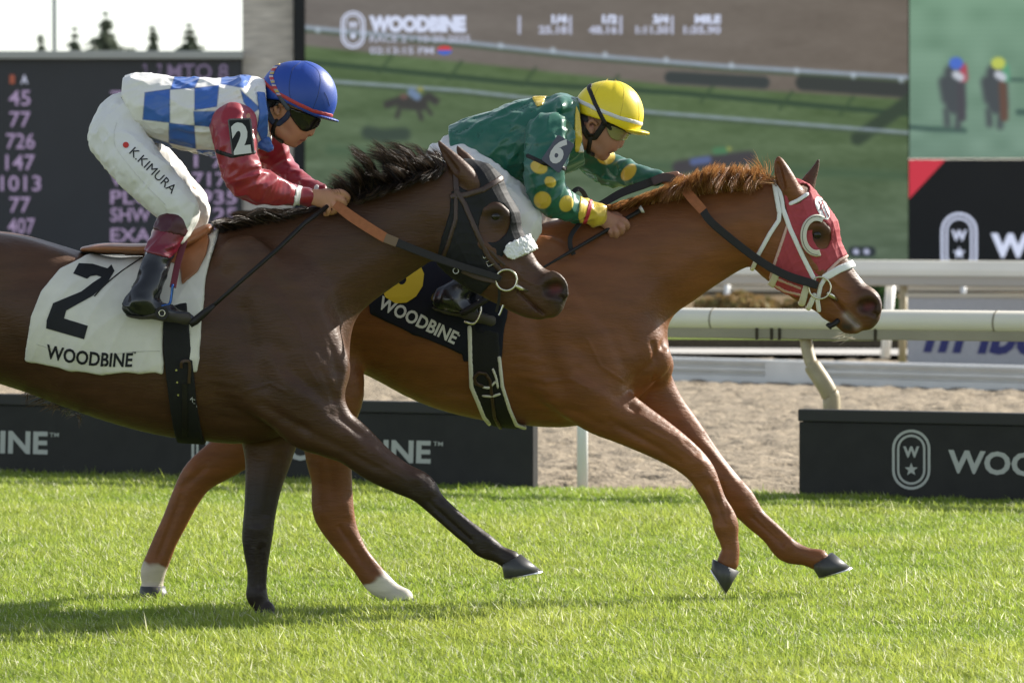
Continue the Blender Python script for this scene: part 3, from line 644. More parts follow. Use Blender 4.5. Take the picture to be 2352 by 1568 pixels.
line_text('1 75', 446, 384, 544, 384, 30, mpt, m_tn, tb, 'digits', bold=.012)

m_stone = mat('pillar_stone', (.56, .52, .46), .9, .2, var=.3, vscale=5, bump=.02, bscale=9, stretch=(.5, .5, 3.2))
pil = block('stone_pillar', 556, -90, 674, 690, SY + .1, 1.2, m_stone); tag(pil, 'pale coursed stone pillar between the tote board and the big screen', 'pillar')
b = MB(); p = W(125, 100, 200); b.tube([(p[0], 200, GZ), (p[0], 200, 8), (p[0], 200, 24)], [.10, .09, .075], 10); o = b.build('light_pole', mat('pole_steel', (.10, .12, .15), .5, .4), smooth=True); tag(o, 'tall thin grey pole rising above the tote board', 'pole')

m_bark = mat('bark', (.09, .065, .045), .9, .2)
def spruce(u, v, half, label, seed):
    R = np.random.default_rng(seed); Y = 300. + 6 * (seed % 4); top = W(u, v, Y); H = top[2]; x0 = top[0]; sc = half * Y / FPX
    r = empty('spruce_tree', (x0, Y, GZ), label, 'spruce tree', 'spruce trees above the tote board')
    b = MB(); b.tube([(x0, Y, GZ), (x0 + .05 * sc, Y, H * .6), (x0, Y, H)], [.22, .12, .02], 8); rel(b.build('trunk', m_bark, r, smooth=True), r)
    V = []; Fc = []; cols = []
    z = H
    while z > H * .30:
        t = (H - z); reach = min(.25 + t * sc * .42, sc * 2.6) * R.choice([.5, .8, 1, 1.15]) * R.uniform(.55, 1.2); nb = R.integers(8, 12)
        for k in range(nb):
            a = R.random() * 6.28; L = reach * R.uniform(.5, 1.15); dx, dy = math.cos(a), math.sin(a); droop = R.uniform(.05, .5)
            for s_ in range(9):
                f0 = (s_ + 1) / 9; p = np.array([x0 + dx * L * f0, Y + dy * L * f0, z - droop * L * f0 ** 2 + .12 * L * f0]); q = .42 * (1.15 - .5 * f0) * min(1, .4 + t * .3)
                for _ in range(3):
                    n_ = R.normal(size=3); m2 = R.normal(size=3); i0 = len(V); V += [p + n_ * q * .35, p + m2 * q * .35, p + np.array([dx * q * .6, dy * q * .6, -q * .7 * R.random()]) + R.normal(size=3) * q * .2]; Fc.append((i0, i0 + 1, i0 + 2)); c = np.array([.12, .14, .10]) * R.uniform(.6, 1.5); cols += [c, c, c]  # pale grey-green crown colour has the distance haze painted in
        z -= R.uniform(.16, .5)
    rel(mesh_np('crown', np.array(V), np.array(Fc), m_leaf, r, False, np.array(cols)), r)
for u, v, hf, lb, sd in ((95, 84, 30, 'stubby spruce top left of the tall grey pole, above the tote board', 1), (172, 66, 29, 'narrow small spruce just right of the tall grey pole', 2), (243, 32, 54, 'tallest and broadest spruce above the tote board', 3), (350, 64, 42, 'bushy spruce second from the stone pillar', 4), (436, 58, 32, 'slim spruce nearest to the stone pillar', 5)): spruce(u, v, hf, lb, sd)

# ================================================================== HORSES
YA, YB = 20.0, 20.95
def coat_mat(name, rough, var): return mat(name, rough=rough, spec=.30, coat=.05, vcol='Col', var=var, vscale=13, detail=8, bump=.0026, bscale=75,  stretch=(.35, 1, 1.6))
m_coat = coat_mat('horse_coat', .5, .22)
m_hoof = mat('hoof_horn', (.045, .045, .045), .45, .5, var=.25, vscale=30, stretch=(1, 1, .3)); m_shoe = mat('shoe_steel', (.55, .55, .56), .3, .5, metal=1)
m_eye = mat('eye', (.010, .007, .005), .16, .45)
def rgb(*c): return np.array(c, float)
def paint(c, a, col): return c * (1 - a[:, None]) + np.array(col) * a[:, None]
def sstep(x, a, b): t = np.clip((x - a) / (b - a), 0, 1); return t * t * (3 - 2 * t)

def hoof(parent, cor_f, cor_b, toe, heel, y, half):
    """coronet front/back and ground toe/heel in reference pixels"""
    cf, cb, t, h = (W(*p, y) for p in (cor_f, cor_b, toe, heel)); n = 20; rings = []
    for f in (0, .5, 1.0, 1.04, 1.0801):
        g = min(f, 1); A = cf + (t - cf) * g; B = cb + (h - cb) * g; c = (A + B) / 2; e = (A - B) / 2; wd = half * (.82 + .18 * g) * (1 if f <= 1.05 else .98)
        dn = ((t + h) - (cf + cb)) / 2; c = c + dn * (f - g)
        rings.append([c + e * math.cos(a) + np.array([0, 1, 0]) * wd * math.sin(a) * (1 - .12 * math.cos(a)) for a in np.linspace(0, 2 * math.pi, n, endpoint=False)])
    b = MB(); b.loft(rings[:3]); o = b.build('hoof', m_hoof, parent, smooth=False); o.data.polygons.foreach_set('use_smooth', [len(p.vertices) == 4 for p in o.data.polygons])
    s = MB(); big = [[c + (np.array(p) - c) * 1.03 for p in r] for r in rings[2:] for c in [np.mean(r, 0)]]; s.loft(big); s.build('horseshoe', m_shoe, o)
    return o
def eyeball(parent, bvh, u, v, r, Y0):
    p = surf(bvh, -.0095, Y0 - .1)(u, v); bm = bmesh.new(); bmesh.ops.create_uvsphere(bm, u_segments=20, v_segments=12, radius=r)
    for q in bm.verts: q.co = Vector((q.co.x * 1.1, q.co.y * .8, q.co.z)) + Vector(p)
    me = bpy.data.meshes.new('eye'); bm.to_mesh(me); bm.free(); me.polygons.foreach_set('use_smooth', [True] * len(me.polygons)); return link('eye', me, m_eye, parent)

# ---- the bay (near horse)
A_TRUNK = [(-300, 700, 140, .21), (-210, 700, 165, .26), (-100, 704, 176, .28), (0, 705, 173, .285), (100, 732, 173, .295), (200, 766, 176, .305), (300, 788, 188, .305), (400, 797, 205, .295), (480, 790, 222, .275), (560, 786, 231, .25), (620, 795, 182, .215), (685, 812, 118, .17)]
A_NECK = [(590, 700, 185, .185), (680, 640, 158, .15), (772, 594, 130, .115), (862, 550, 113, .095), (945, 506, 104, .085), (1010, 482, 98, .08)]
A_HEAD = [[(1010, 470, 92, .078), (1058, 438, 70, .075), (1100, 430, 55, .07)], [(1060, 500, 100, .085), (1078, 530, 104, .092), (1130, 592, 88, .078), (1182, 642, 68, .058), (1232, 670, 53, .052), (1254, 676, 44, .054)],
          [(1262, 668, 43, .058), (1264, 684, 34, .050)], [(1276, 706, 14, .036), (1266, 715, 14, .036), (1240, 704, 18, .04)], [(1100, 440, 52, .08), (1150, 500, 42, .085)], [(1180, 690, 22, .034), (1206, 708, 19, .036), (1226, 714, 18, .034), (1240, 720, 13, .03)]]
def leg(G, pts, Y0, dy, wk=.8, k=.03): G.add(limb(pts, Y0, dy, wk, 5), k)
GA = Grid(W(-700, 1440, YA) - [0, .46, 0], W(1325, 300, YA) + [0, .46, 0], .0062)
GA.add(limb(A_TRUNK, YA, sub=4), .05); GA.add(limb(A_NECK, YA, sub=5), .09)
for c in A_HEAD: GA.add(limb(c, YA, sub=5), .025)
# right fore reaching out, left fore under the body
leg(GA, [(640, 700, 110, .10, -.13), (680, 830, 108, .12, -.15), (705, 935, 90, .105, -.16), (755, 985, 64, .08, -.16), (806, 1016, 52, .066, -.15), (865, 1064, 44, .058, -.14), (920, 1097, 37, .05, -.13), (966, 1119, 34.5, .045, -.13), (1000, 1157, 26, .034, -.13), (1055, 1206, 25, .03, -.13), (1088, 1232, 26, .034, -.13), (1113, 1253, 28, .036, -.13), (1146, 1272, 21, .032, -.13), (1172, 1286, 24, .04, -.13)], YA, -.13, k=.05)
leg(GA, [(640, 900, 110, .11, .14), (622, 985, 72, .08, .14), (616, 1050, 54, .065, .13), (606, 1110, 43, .056, .12), (597, 1175, 37, .048, .11), (591, 1230, 35.5, .046, .11), (590, 1268, 30, .038, .11), (591, 1305, 24, .031, .11), (590, 1340, 22.5, .03, .11), (590, 1366, 25, .036, .11), (600, 1390, 21, .034, .11), (608, 1402, 25, .04, .11)], YA, .11, k=.05)
# hind legs, outside the frame at left
leg(GA, [(-250, 740, 140, .15, -.12), (-200, 850, 92, .10, -.14), (-300, 965, 60, .06, -.13), (-385, 1050, 42, .045, -.12), (-405, 1085, 36, .04, -.12), (-460, 1180, 26, .032, -.12), (-505, 1260, 29, .036, -.12), (-535, 1310, 22, .032, -.12), (-550, 1335, 25, .04, -.12)], YA, -.12, k=.06)
leg(GA, [(-230, 760, 130, .14, .12), (-120, 880, 84, .10, .14), (-165, 990, 54, .06, .13), (-215, 1085, 40, .045, .12), (-218, 1120, 34, .04, .12), (-200, 1230, 25, .032, .12), (-185, 1330, 28, .036, .12), (-165, 1375, 22, .032, .12), (-155, 1395, 25, .04, .12)], YA, .12, k=.06)
# muscle masses
for c in ([(560, 600, 60, .05, -.17), (650, 720, 70, .06, -.185), (735, 840, 62, .06, -.16)], [(560, 860, 55, .05, -.21), (640, 910, 62, .06, -.2), (690, 930, 50, .05, -.19)], [(690, 800, 85, .07, -.13), (748, 850, 52, .06, -.10)], [(700, 800, 85, .07, .10), (752, 852, 50, .06, .09)], [(-20, 620, 70, .08, -.19), (-120, 640, 90, .09, -.2)]):
    GA.add(limb(c, YA, sub=4), .05)
def ears(G, near, far, Y0, dn, df):
    G.add(limb([(u, v, r, max(.008, r * .9 / 560), dn) for u, v, r in near], Y0, sub=4), .014); G.add(limb([(u, v, r, max(.008, r * .9 / 560), df) for u, v, r in far], Y0, sub=4), .014)
ears(GA, [(1084, 418, 20), (1062, 394, 22), (1040, 368, 17.5), (1022, 346, 11), (1008, 326, 4)], [(1090, 392, 18), (1072, 368, 15), (1058, 350, 9), (1051, 338, 4)], YA, -.06, .055)
GA.cut(limb([(1048, 392, 7, .012, -.088), (1030, 368, 7, .013, -.083), (1014, 342, 4, .01, -.076)], YA, sub=3), .006)
for s in (-1, 1): GA.add(limb([(-160, 590, 60, .11, s * .13), (0, 594, 56, .10, s * .12), (110, 618, 50, .09, s * .115), (180, 645, 42, .08, s * .10)], YA, sub=4), .035)
# eye brow, facial crest, nostrils, mouth
GA.add(limb([(1118, 482, 10, .010, -.083), (1140, 476, 11, .012, -.084), (1160, 490, 9, .010, -.078)], YA, sub=4), .02); GA.add(limb([(1108, 560, 8, .010, -.083), (1150, 600, 7, .008, -.07), (1180, 622, 6, .006, -.058)], YA, sub=3), .03)
for s in (-1, 1):
    GA.cut(limb([(1139, 497, 13, .013, s * .098)], YA, sub=1) if False else limb([(1133, 498, 10, .012, s * .096), (1145, 497, 10, .012, s * .096)], YA, sub=1), .012)
    GA.add(limb([(1250, 650, 13, .012, s * .045), (1270, 632, 11, .012, s * .045), (1292, 650, 10, .012, s * .045), (1296, 675, 11, .012, s * .043)], YA, sub=5), .02)
    GA.cut(limb([(1265, 665, 20, .034, s * .070), (1279, 662, 20, .034, s * .068)], YA, sub=2), .010); GA.cut(limb([(1278, 678, 8, .02, s * .06), (1290, 684, 6, .02, s * .055)], YA, sub=2), .01)
for s in (-1, 1): GA.cut(limb([(1190, 668, 3, .02, s * .058), (1225, 700, 3.2, .02, s * .045), (1248, 720, 3.2, .02, s * .04)], YA, sub=4), .010)
RELA = [([(575, 560), (640, 660), (715, 770), (770, 850)], 16, -.009), ([(520, 640), (560, 760), (600, 880)], 30, -.010), ([(600, 930), (650, 960), (700, 985)], 12, -.010), ([(660, 850), (720, 900), (780, 950)], 13, -.008), ([(620, 820), (660, 880), (700, 910)], 26, .010), ([(690, 980), (770, 1020), (860, 1075)], 10, -.007), ([(760, 950), (840, 1000), (930, 1065)], 9, -.006), ([(800, 1000), (880, 1055)], 12, .005), ([(700, 1010), (790, 1045), (880, 1095)], 10, .004),
    ([(955, 1098), (962, 1100)], 13, .007), ([(985, 1122), (988, 1126)], 11, .006), ([(948, 1138), (955, 1142)], 9, .006), ([(1000, 1142), (1006, 1146)], 8, -.004), ([(985, 1152), (1030, 1195), (1080, 1240)], 5.5, -.007), ([(1022, 1158), (1070, 1195), (1110, 1232)], 8, .004), ([(1000, 1180), (1060, 1240)], 6, .004), ([(1120, 1238), (1124, 1242)], 10, .006), ([(1100, 1268), (1106, 1272)], 9, .006), ([(1130, 1262), (1160, 1278)], 6, -.003),
    ([(586, 1215), (600, 1218)], 14, .006), ([(600, 1245), (602, 1248)], 10, .005), ([(584, 1262), (582, 1340)], 6, .004), ([(597, 1262), (597, 1350)], 4.5, -.007), ([(606, 1265), (606, 1345)], 6, .004), ([(640, 1050), (625, 1120), (612, 1180)], 9, -.006), ([(580, 1050), (576, 1150)], 9, -.005), ([(592, 1362), (594, 1366)], 11, .005),
    ([(1020, 640), (930, 680), (850, 740), (800, 800)], 11, -.008), ([(985, 470), (900, 500), (800, 550), (700, 600)], 40, .006), ([(1000, 500), (1010, 560), (1030, 610)], 16, .005), ([(1060, 610), (1100, 640), (1140, 660)], 14, .004), ([(1040, 590), (1090, 625)], 5, -.004), ([(1165, 610), (1200, 640), (1235, 655)], 4, .0035), ([(1180, 630), (1190, 660), (1215, 680)], 3.5, .003), ([(1235, 600), (1262, 630)], 6, -.004), ([(1100, 560), (1150, 575)], 6, .003),
    ([(820, 760), (800, 830), (780, 900)], 12, .008), ([(765, 800), (780, 860), (770, 920)], 9, -.008), ([(640, 700), (690, 760), (700, 830), (730, 880)], 3.5, .003), ([(560, 900), (620, 880), (660, 900)], 3.5, .003), ([(820, 1040), (880, 1070), (930, 1100)], 3.5, .003)] + [([(480 + 6 * k, 860 + 24 * k), (540 + 6 * k, 872 + 24 * k)], 7, -.0025) for k in range(5)] + [([(130 + 38 * k, 880 + 9 * k), (190 + 38 * k, 740 + 10 * k)], 12, -.0022) for k in range(6)]
RELB = [([(1235, 560), (1320, 660), (1400, 760), (1440, 850)], 16, -.009), ([(1200, 640), (1235, 760), (1290, 880)], 30, -.009), ([(1290, 940), (1340, 955), (1400, 985)], 12, -.009), ([(1330, 850), (1400, 900), (1460, 935)], 13, -.007), ([(1290, 820), (1330, 880), (1380, 905)], 26, .009), ([(1400, 965), (1470, 1005), (1560, 1060)], 9, -.007), ([(1450, 935), (1530, 985), (1600, 1040)], 8, -.006), ([(1470, 950), (1560, 1010)], 11, .006), ([(1390, 985), (1480, 1025)], 10, .004),
    ([(1600, 1062), (1606, 1066)], 12, .007), ([(1624, 1090), (1628, 1095)], 10, .006), ([(1590, 1098), (1594, 1102)], 9, .005), ([(1632, 1112), (1650, 1160), (1664, 1200)], 4.5, -.007), ([(1645, 1108), (1662, 1150), (1676, 1190)], 7, .005), ([(1622, 1125), (1640, 1180)], 6, .004), ([(1675, 1198), (1678, 1204)], 11, .006), ([(1650, 1208), (1652, 1214)], 9, .005), ([(1668, 1230), (1676, 1265)], 5, -.003),
    ([(1700, 1132), (1706, 1138)], 12, .006), ([(1716, 1160), (1722, 1166)], 9, .005), ([(1728, 1188), (1768, 1224), (1798, 1252)], 4.5, -.007), ([(1745, 1182), (1785, 1215), (1815, 1240)], 7, .004), ([(1812, 1248), (1818, 1252)], 11, .006), ([(1600, 1020), (1660, 1085)], 9, -.005), ([(1560, 950), (1610, 1020)], 10, .004),
    ([(1500, 790), (1510, 830), (1500, 875)], 7, -.010), ([(1470, 800), (1480, 850), (1510, 880)], 22, .006), ([(1535, 760), (1525, 800)], 8, -.006), ([(1740, 640), (1650, 680), (1580, 740), (1530, 790)], 11, -.008), ([(1700, 490), (1600, 520), (1500, 560), (1400, 620)], 38, .006), ([(1735, 510), (1745, 570), (1765, 620)], 16, .005), ([(1800, 620), (1840, 655), (1880, 680)], 13, .004), ([(1890, 625), (1925, 655), (1962, 675)], 4, .0035), ([(1905, 645), (1915, 675), (1940, 695)], 3.5, .003), ([(1955, 618), (1990, 655)], 6, -.004),
    ([(755, 1050), (760, 1130)], 9, -.006), ([(735, 1060), (735, 1150)], 9, .004), ([(735, 1172), (740, 1180)], 12, .006), ([(795, 1160), (800, 1180)], 12, .006), ([(780, 1210), (830, 1290)], 5, -.007), ([(800, 1210), (850, 1285)], 7, .004), ([(870, 1322), (875, 1326)], 11, .005), ([(470, 1075), (420, 1120)], 8, -.006), ([(445, 1075), (440, 1082)], 12, .006), ([(415, 1140), (380, 1230), (362, 1280)], 5, -.006), ([(1350, 780), (1380, 840), (1440, 880)], 3.5, .003), ([(1250, 880), (1310, 870), (1350, 890)], 3.5, .003), ([(1480, 985), (1540, 1015), (1590, 1050)], 3.5, .003)] + [([(1195 + 6 * k, 830 + 24 * k), (1250 + 6 * k, 842 + 24 * k)], 7, -.0025) for k in range(6)] + [([(850 + 40 * k, 850 + 14 * k), (900 + 40 * k, 760 + 10 * k)], 12, -.002) for k in range(5)]
VA, FA = surfnet(GA.F, GA.lo, GA.h); VA = smooth(VA, FA, 2, .5)
VA = bumps(VA, FA, [(p, r_, a_ * .8) for p, r_, a_ in RELA] + [([(600, 620), (690, 690), (755, 790)], 20, -.007), ([(560, 720), (585, 840), (640, 960)], 26, -.008), ([(640, 800), (700, 880), (760, 910)], 18, -.006), ([(1000, 600), (900, 640), (790, 720)], 20, -.007), ([(940, 560), (840, 610), (740, 680)], 22, .005), ([(740, 850), (790, 960), (850, 1030)], 9, -.004), ([(800, 990), (900, 1062), (960, 1100)], 8, .003), ([(1010, 1175), (1080, 1240)], 5, -.004), ([(596, 1060), (590, 1200)], 10, -.004), ([(602, 1250), (602, 1350)], 5, -.004),
      ([(1020, 520), (1030, 590), (1060, 620)], 12, -.004), ([(1190, 600), (1240, 640)], 10, -.003), ([(500, 900), (520, 1000)], 25, -.004), ([(140, 700), (180, 820), (240, 900)], 30, -.004), ([(-40, 700), (40, 800), (100, 880)], 26, -.006)] +
      [([(680 + 22 * k, 700 + 8 * k), (720 + 20 * k, 760 + 12 * k)], 6, -.0018) for k in range(5)], YA)
U = PX(VA); n1 = noise_np(VA, 3.5, 1); n2 = noise_np(VA, 14, 2)
cA = np.tile(rgb(.068, .030, .0145), (len(VA), 1)) * (.8 + .45 * n1)[:, None]
NA = normals(VA, FA)
cA = paint(cA, sstep(U[:, 1], 1020, 1160) * .9, (.014, .0105, .009)); cA = paint(cA, sstep(U[:, 0] - .45 * (U[:, 1] - 640), 1215, 1275) * .8 * (U[:, 0] > 1100), (.022, .016, .013))
cA = paint(cA, .45 * np.exp(-(d_path(U, [(1215, 560), (1285, 640)]) / 22) ** 2), (.16, .078, .036)); cA = paint(cA, np.exp(-(d_path(U, [(1138, 498), (1140, 497)]) / 20) ** 2) * .8, (.012, .009, .008))  # first paint: sunlight on the nose ridge put into the coat colour
cA = paint(cA, .35 * np.exp(-(d_path(U, [(1110, 560), (1160, 560)]) / 40) ** 2), (.10, .045, .022)); cA = paint(cA, .6 * np.exp(-(d_path(U, [(1060, 390), (1090, 410)]) / 22) ** 2), (.12, .06, .035))
cA = paint(cA, np.exp(-(d_path(U, [(1266, 664), (1280, 662)]) / 19) ** 2) * .9, (.020, .010, .008)); cA = paint(cA, np.exp(-(d_path(U, [(1272, 664), (1280, 663)]) / 11) ** 2) * (np.abs(VA[:, 1] - YA) < .045), (.10, .012, .010))
horseA = mesh_np('race_horse', VA, FA, m_coat, None, True, cA); tag(horseA, 'dark bay racehorse nearest the camera, in black hood, left rump out of frame', 'horse', 'galloping racehorses')
bvA = bvh_of(horseA); YAn = YA - .13
hoof(horseA, (1196, 1272), (1152, 1296), (1244, 1310), (1158, 1327), YAn, .062); hoof(horseA, (628, 1396), (584, 1402), (648, 1426), (584, 1430), YA + .11, .062)
hoof(horseA, (-535, 1345), (-572, 1330), (-545, 1385), (-590, 1365), YA - .12, .06); hoof(horseA, (-138, 1388), (-180, 1396), (-118, 1418), (-182, 1420), YA + .12, .06)
eyeball(horseA, bvA, 1139, 497, .0205, YA)

# ---- the chestnut (far horse)
B_TRUNK = [(580, 690, 140, .21), (660, 690, 160, .26), (760, 690, 166, .28), (850, 692, 162, .285), (940, 712, 178, .295), (1040, 735, 204, .305), (1130, 750, 215, .30), (1220, 757, 220, .29), (1300, 760, 219, .265), (1370, 782, 162, .22), (1432, 800, 104, .17)]
B_NECK = [(1335, 660, 165, .19), (1420, 620, 150, .155), (1500, 590, 136, .125), (1580, 558, 117, .10), (1660, 528, 101, .09), (1735, 510, 93, .085)]
B_HEAD = [[(1745, 500, 84, .08), (1795, 472, 63, .078), (1822, 462, 48, .072)], [(1795, 520, 96, .085), (1810, 545, 106, .093), (1856, 605, 86, .08), (1905, 655, 68, .06), (1952, 690, 53, .053), (1974, 700, 45, .055)],
          [(1984, 702, 42, .058), (1990, 714, 33, .05)], [(2002, 732, 14, .036), (1992, 744, 14, .036), (1968, 735, 18, .04)], [(1830, 468, 47, .08), (1880, 525, 44, .086)], [(1905, 716, 20, .034), (1934, 736, 19, .036), (1948, 748, 19, .035), (1964, 754, 13, .03)]]
GB = Grid(W(300, 1400, YB) - [0, .46, 0], W(2045, 340, YB) + [0, .46, 0], .0062)
GB.add(limb(B_TRUNK, YB, sub=4), .05); GB.add(limb(B_NECK, YB, sub=5), .09)
for c in B_HEAD: GB.add(limb(c, YB, sub=5), .025)
leg(GB, [(1330, 760, 105, .10, -.14), (1345, 860, 98, .11, -.16), (1375, 925, 70, .09, -.16), (1440, 966, 56, .07, -.15), (1510, 1006, 46, .06, -.14), (1568, 1044, 38, .052, -.13), (1607, 1080, 33, .045, -.13), (1628, 1118, 28, .038, -.13), (1645, 1153, 24.5, .031, -.13), (1660, 1182, 27, .034, -.13), (1667, 1206, 29.5, .037, -.13), (1673, 1235, 23, .033, -.13), (1678, 1262, 21, .032, -.13), (1672, 1290, 25, .04, -.13)], YB, -.13, k=.045)
leg(GB, [(1420, 790, 90, .09, .13), (1470, 880, 74, .085, .13), (1520, 935, 52, .065, .13), (1568, 990, 44, .056, .13), (1625, 1062, 37, .05, .12), (1670, 1115, 34.5, .046, .12), (1700, 1148, 34, .045, .12), (1732, 1188, 27, .036, .12), (1772, 1224, 25.5, .031, .12), (1808, 1262, 28.5, .036, .12), (1850, 1277, 21.5, .032, .12), (1880, 1285, 25, .04, .12)], YB, .12, k=.045)
leg(GB, [(640, 760, 140, .14, .12), (700, 880, 88, .10, .14), (620, 960, 66, .075, .14), (535, 1035, 52, .058, .13), (462, 1088, 41, .047, .12), (430, 1135, 34, .04, .12), (402, 1195, 29.5, .033, .12), (380, 1240, 28, .031, .12), (362, 1285, 29, .034, .12), (352, 1312, 29, .037, .12), (350, 1340, 25, .034, .12), (350, 1352, 27, .04, .12)], YB, .12, k=.05)
leg(GB, [(650, 760, 150, .14, -.12), (745, 880, 92, .10, -.15), (752, 960, 66, .075, -.15), (755, 1045, 54, .06, -.14), (762, 1105, 47, .052, -.13), (765, 1168, 48, .05, -.13), (782, 1215, 39, .042, -.13), (810, 1262, 30, .034, -.13), (834, 1294, 28, .032, -.13), (866, 1335, 30, .037, -.13), (900, 1360, 24, .034, -.13), (925, 1374, 25, .04, -.13)], YB, -.13, k=.05)
for c in ([(1240, 600, 60, .05, -.17), (1320, 700, 66, .06, -.19), (1400, 830, 55, .06, -.16)], [(1230, 830, 52, .05, -.215), (1310, 890, 58, .06, -.205), (1360, 915, 46, .05, -.19)], [(1440, 790, 70, .07, -.11), (1496, 826, 46, .06, -.09)], [(1460, 800, 66, .07, .08), (1507, 838, 40, .05, .07)]):
    GB.add(limb(c, YB, sub=4), .045)
ears(GB, [(1822, 447, 22), (1808, 420, 23), (1797, 394, 18.5), (1790, 374, 12), (1788, 363, 5)], [(1852, 430, 20), (1862, 408, 14), (1872, 389, 9), (1880, 368, 3.5)], YB, -.06, .058)
GB.cut(limb([(1800, 428, 6, .012, -.088), (1792, 400, 7, .013, -.083), (1787, 376, 5, .01, -.076)], YB, sub=3), .006)
GB.add(limb([(1858, 522, 10, .010, -.085), (1880, 516, 11, .012, -.086), (1898, 530, 9, .010, -.08)], YB, sub=4), .02); GB.add(limb([(1838, 578, 8, .010, -.085), (1880, 622, 7, .008, -.072), (1905, 640, 6, .006, -.06)], YB, sub=3), .03)
for s in (-1, 1):
    GB.cut(limb([(1870, 539, 10, .012, s * .098), (1882, 538, 10, .012, s * .098)], YB, sub=1), .012)
    GB.add(limb([(1970, 690, 13, .012, s * .046), (1990, 674, 11, .012, s * .046), (2011, 690, 10, .012, s * .046), (2014, 712, 11, .012, s * .044)], YB, sub=5), .02)
    GB.cut(limb([(1985, 704, 18, .034, s * .071), (1999, 702, 18, .034, s * .069)], YB, sub=2), .010); GB.cut(limb([(2000, 716, 8, .02, s * .06), (2010, 722, 6, .02, s * .055)], YB, sub=2), .01)
for s in (-1, 1): GB.cut(limb([(1910, 680, 2.6, .02, s * .056), (1945, 720, 3, .02, s * .045), (1972, 746, 3, .02, s * .04)], YB, sub=4), .010)
VB, FB = surfnet(GB.F, GB.lo, GB.h); VB = smooth(VB, FB, 2, .5)
VB = bumps(VB, FB, [(p, r_, a_ * .85) for p, r_, a_ in RELB] + [([(1270, 580), (1370, 680), (1450, 790)], 20, -.007), ([(1225, 700), (1250, 820), (1310, 940)], 26, -.008), ([(1330, 800), (1390, 870), (1450, 900)], 18, -.006), ([(1730, 600), (1640, 630), (1530, 730)], 20, -.007), ([(1690, 560), (1580, 600), (1470, 690)], 22, .005), ([(1440, 880), (1500, 830), (1530, 780)], 9, -.008), ([(1480, 920), (1500, 870)], 9, -.006), ([(1470, 950), (1550, 1000), (1610, 1060)], 8, .004), ([(1430, 985), (1520, 1030)], 10, -.004), ([(1655, 1110), (1672, 1180)], 5, -.005), ([(1740, 1180), (1800, 1245)], 5, -.004), ([(1620, 1000), (1700, 1100)], 7, -.004),
      ([(770, 1060), (765, 1150)], 10, -.004), ([(800, 1230), (850, 1310)], 6, -.004), ([(420, 1150), (370, 1270)], 6, -.004), ([(1755, 540), (1765, 600), (1795, 635)], 12, -.004), ([(860, 800), (940, 870), (1040, 920)], 30, -.003)] + [([(1180 + 2 * k, 800 + 34 * k), (1235 + 4 * k, 815 + 34 * k)], 7, -.0018) for k in range(4)], YB)
U = PX(VB); n1 = noise_np(VB, 3.5, 11)
cB = np.tile(rgb(.184, .066, .021), (len(VB), 1)) * (.8 + .42 * n1)[:, None]
cB = paint(cB, sstep(U[:, 0] - .45 * (U[:, 1] - 690), 1935, 2000) * .75 * (U[:, 0] > 1800), (.035, .022, .017))
cB = paint(cB, np.exp(-(d_path(U, [(1874, 540), (1880, 540)]) / 27) ** 2) * .92, (.016, .011, .008)); cB = paint(cB, np.exp(-(d_path(U, [(1986, 704), (2000, 702)]) / 18) ** 2) * .9, (.022, .011, .009)); cB = paint(cB, np.exp(-(d_path(U, [(1992, 704), (2000, 703)]) / 10) ** 2) * (np.abs(VB[:, 1] - YB) < .045), (.10, .014, .012))
cB = paint(cB, np.exp(-(d_path(U, [(1944, 724), (1968, 748)]) / 9) ** 2) * .8, (.42, .36, .31)); cB = paint(cB, np.exp(-(d_path(U, [(1940, 750), (1950, 752)]) / 11) ** 2), (.04, .028, .02))
cB = paint(cB, np.exp(-(d_path(U, [(1965, 615), (2008, 665)]) / 7) ** 2) * .5, (.30, .19, .11))  # sunlit front of the nose painted into the coat
jag = 26 * (noise_np(VB, 34, 3) - .5)
cB = paint(cB, sstep(U[:, 1] + jag, 1292, 1303) * (U[:, 0] < 470), (.52, .45, .38)); cB = paint(cB, sstep(U[:, 0] * .6 + U[:, 1] * .8 + jag, 1572, 1586) * (U[:, 0] > 780) * (U[:, 0] < 1000) * (U[:, 1] > 1250), (.62, .57, .50))
horseB = mesh_np('race_horse', VB, FB, m_coat, None, True, cB); tag(horseB, 'chestnut racehorse in red hood with white hind pasterns, galloping behind the bay', 'horse', 'galloping racehorses')
bvB = bvh_of(horseB)
hoof(horseB, (1698, 1312), (1637, 1283), (1668, 1363), (1633, 1308), YB - .13, .06); hoof(horseB, (1912, 1268), (1863, 1298), (1954, 1302), (1880, 1325), YB + .12, .06)
hoof(horseB, (378, 1345), (322, 1345), (392, 1380), (318, 1382), YB + .12, .06); hoof(horseB, (942, 1368), (905, 1386), (972, 1384), (908, 1394), YB - .13, .06)
eyeball(horseB, bvB, 1876, 539, .0205, YB)

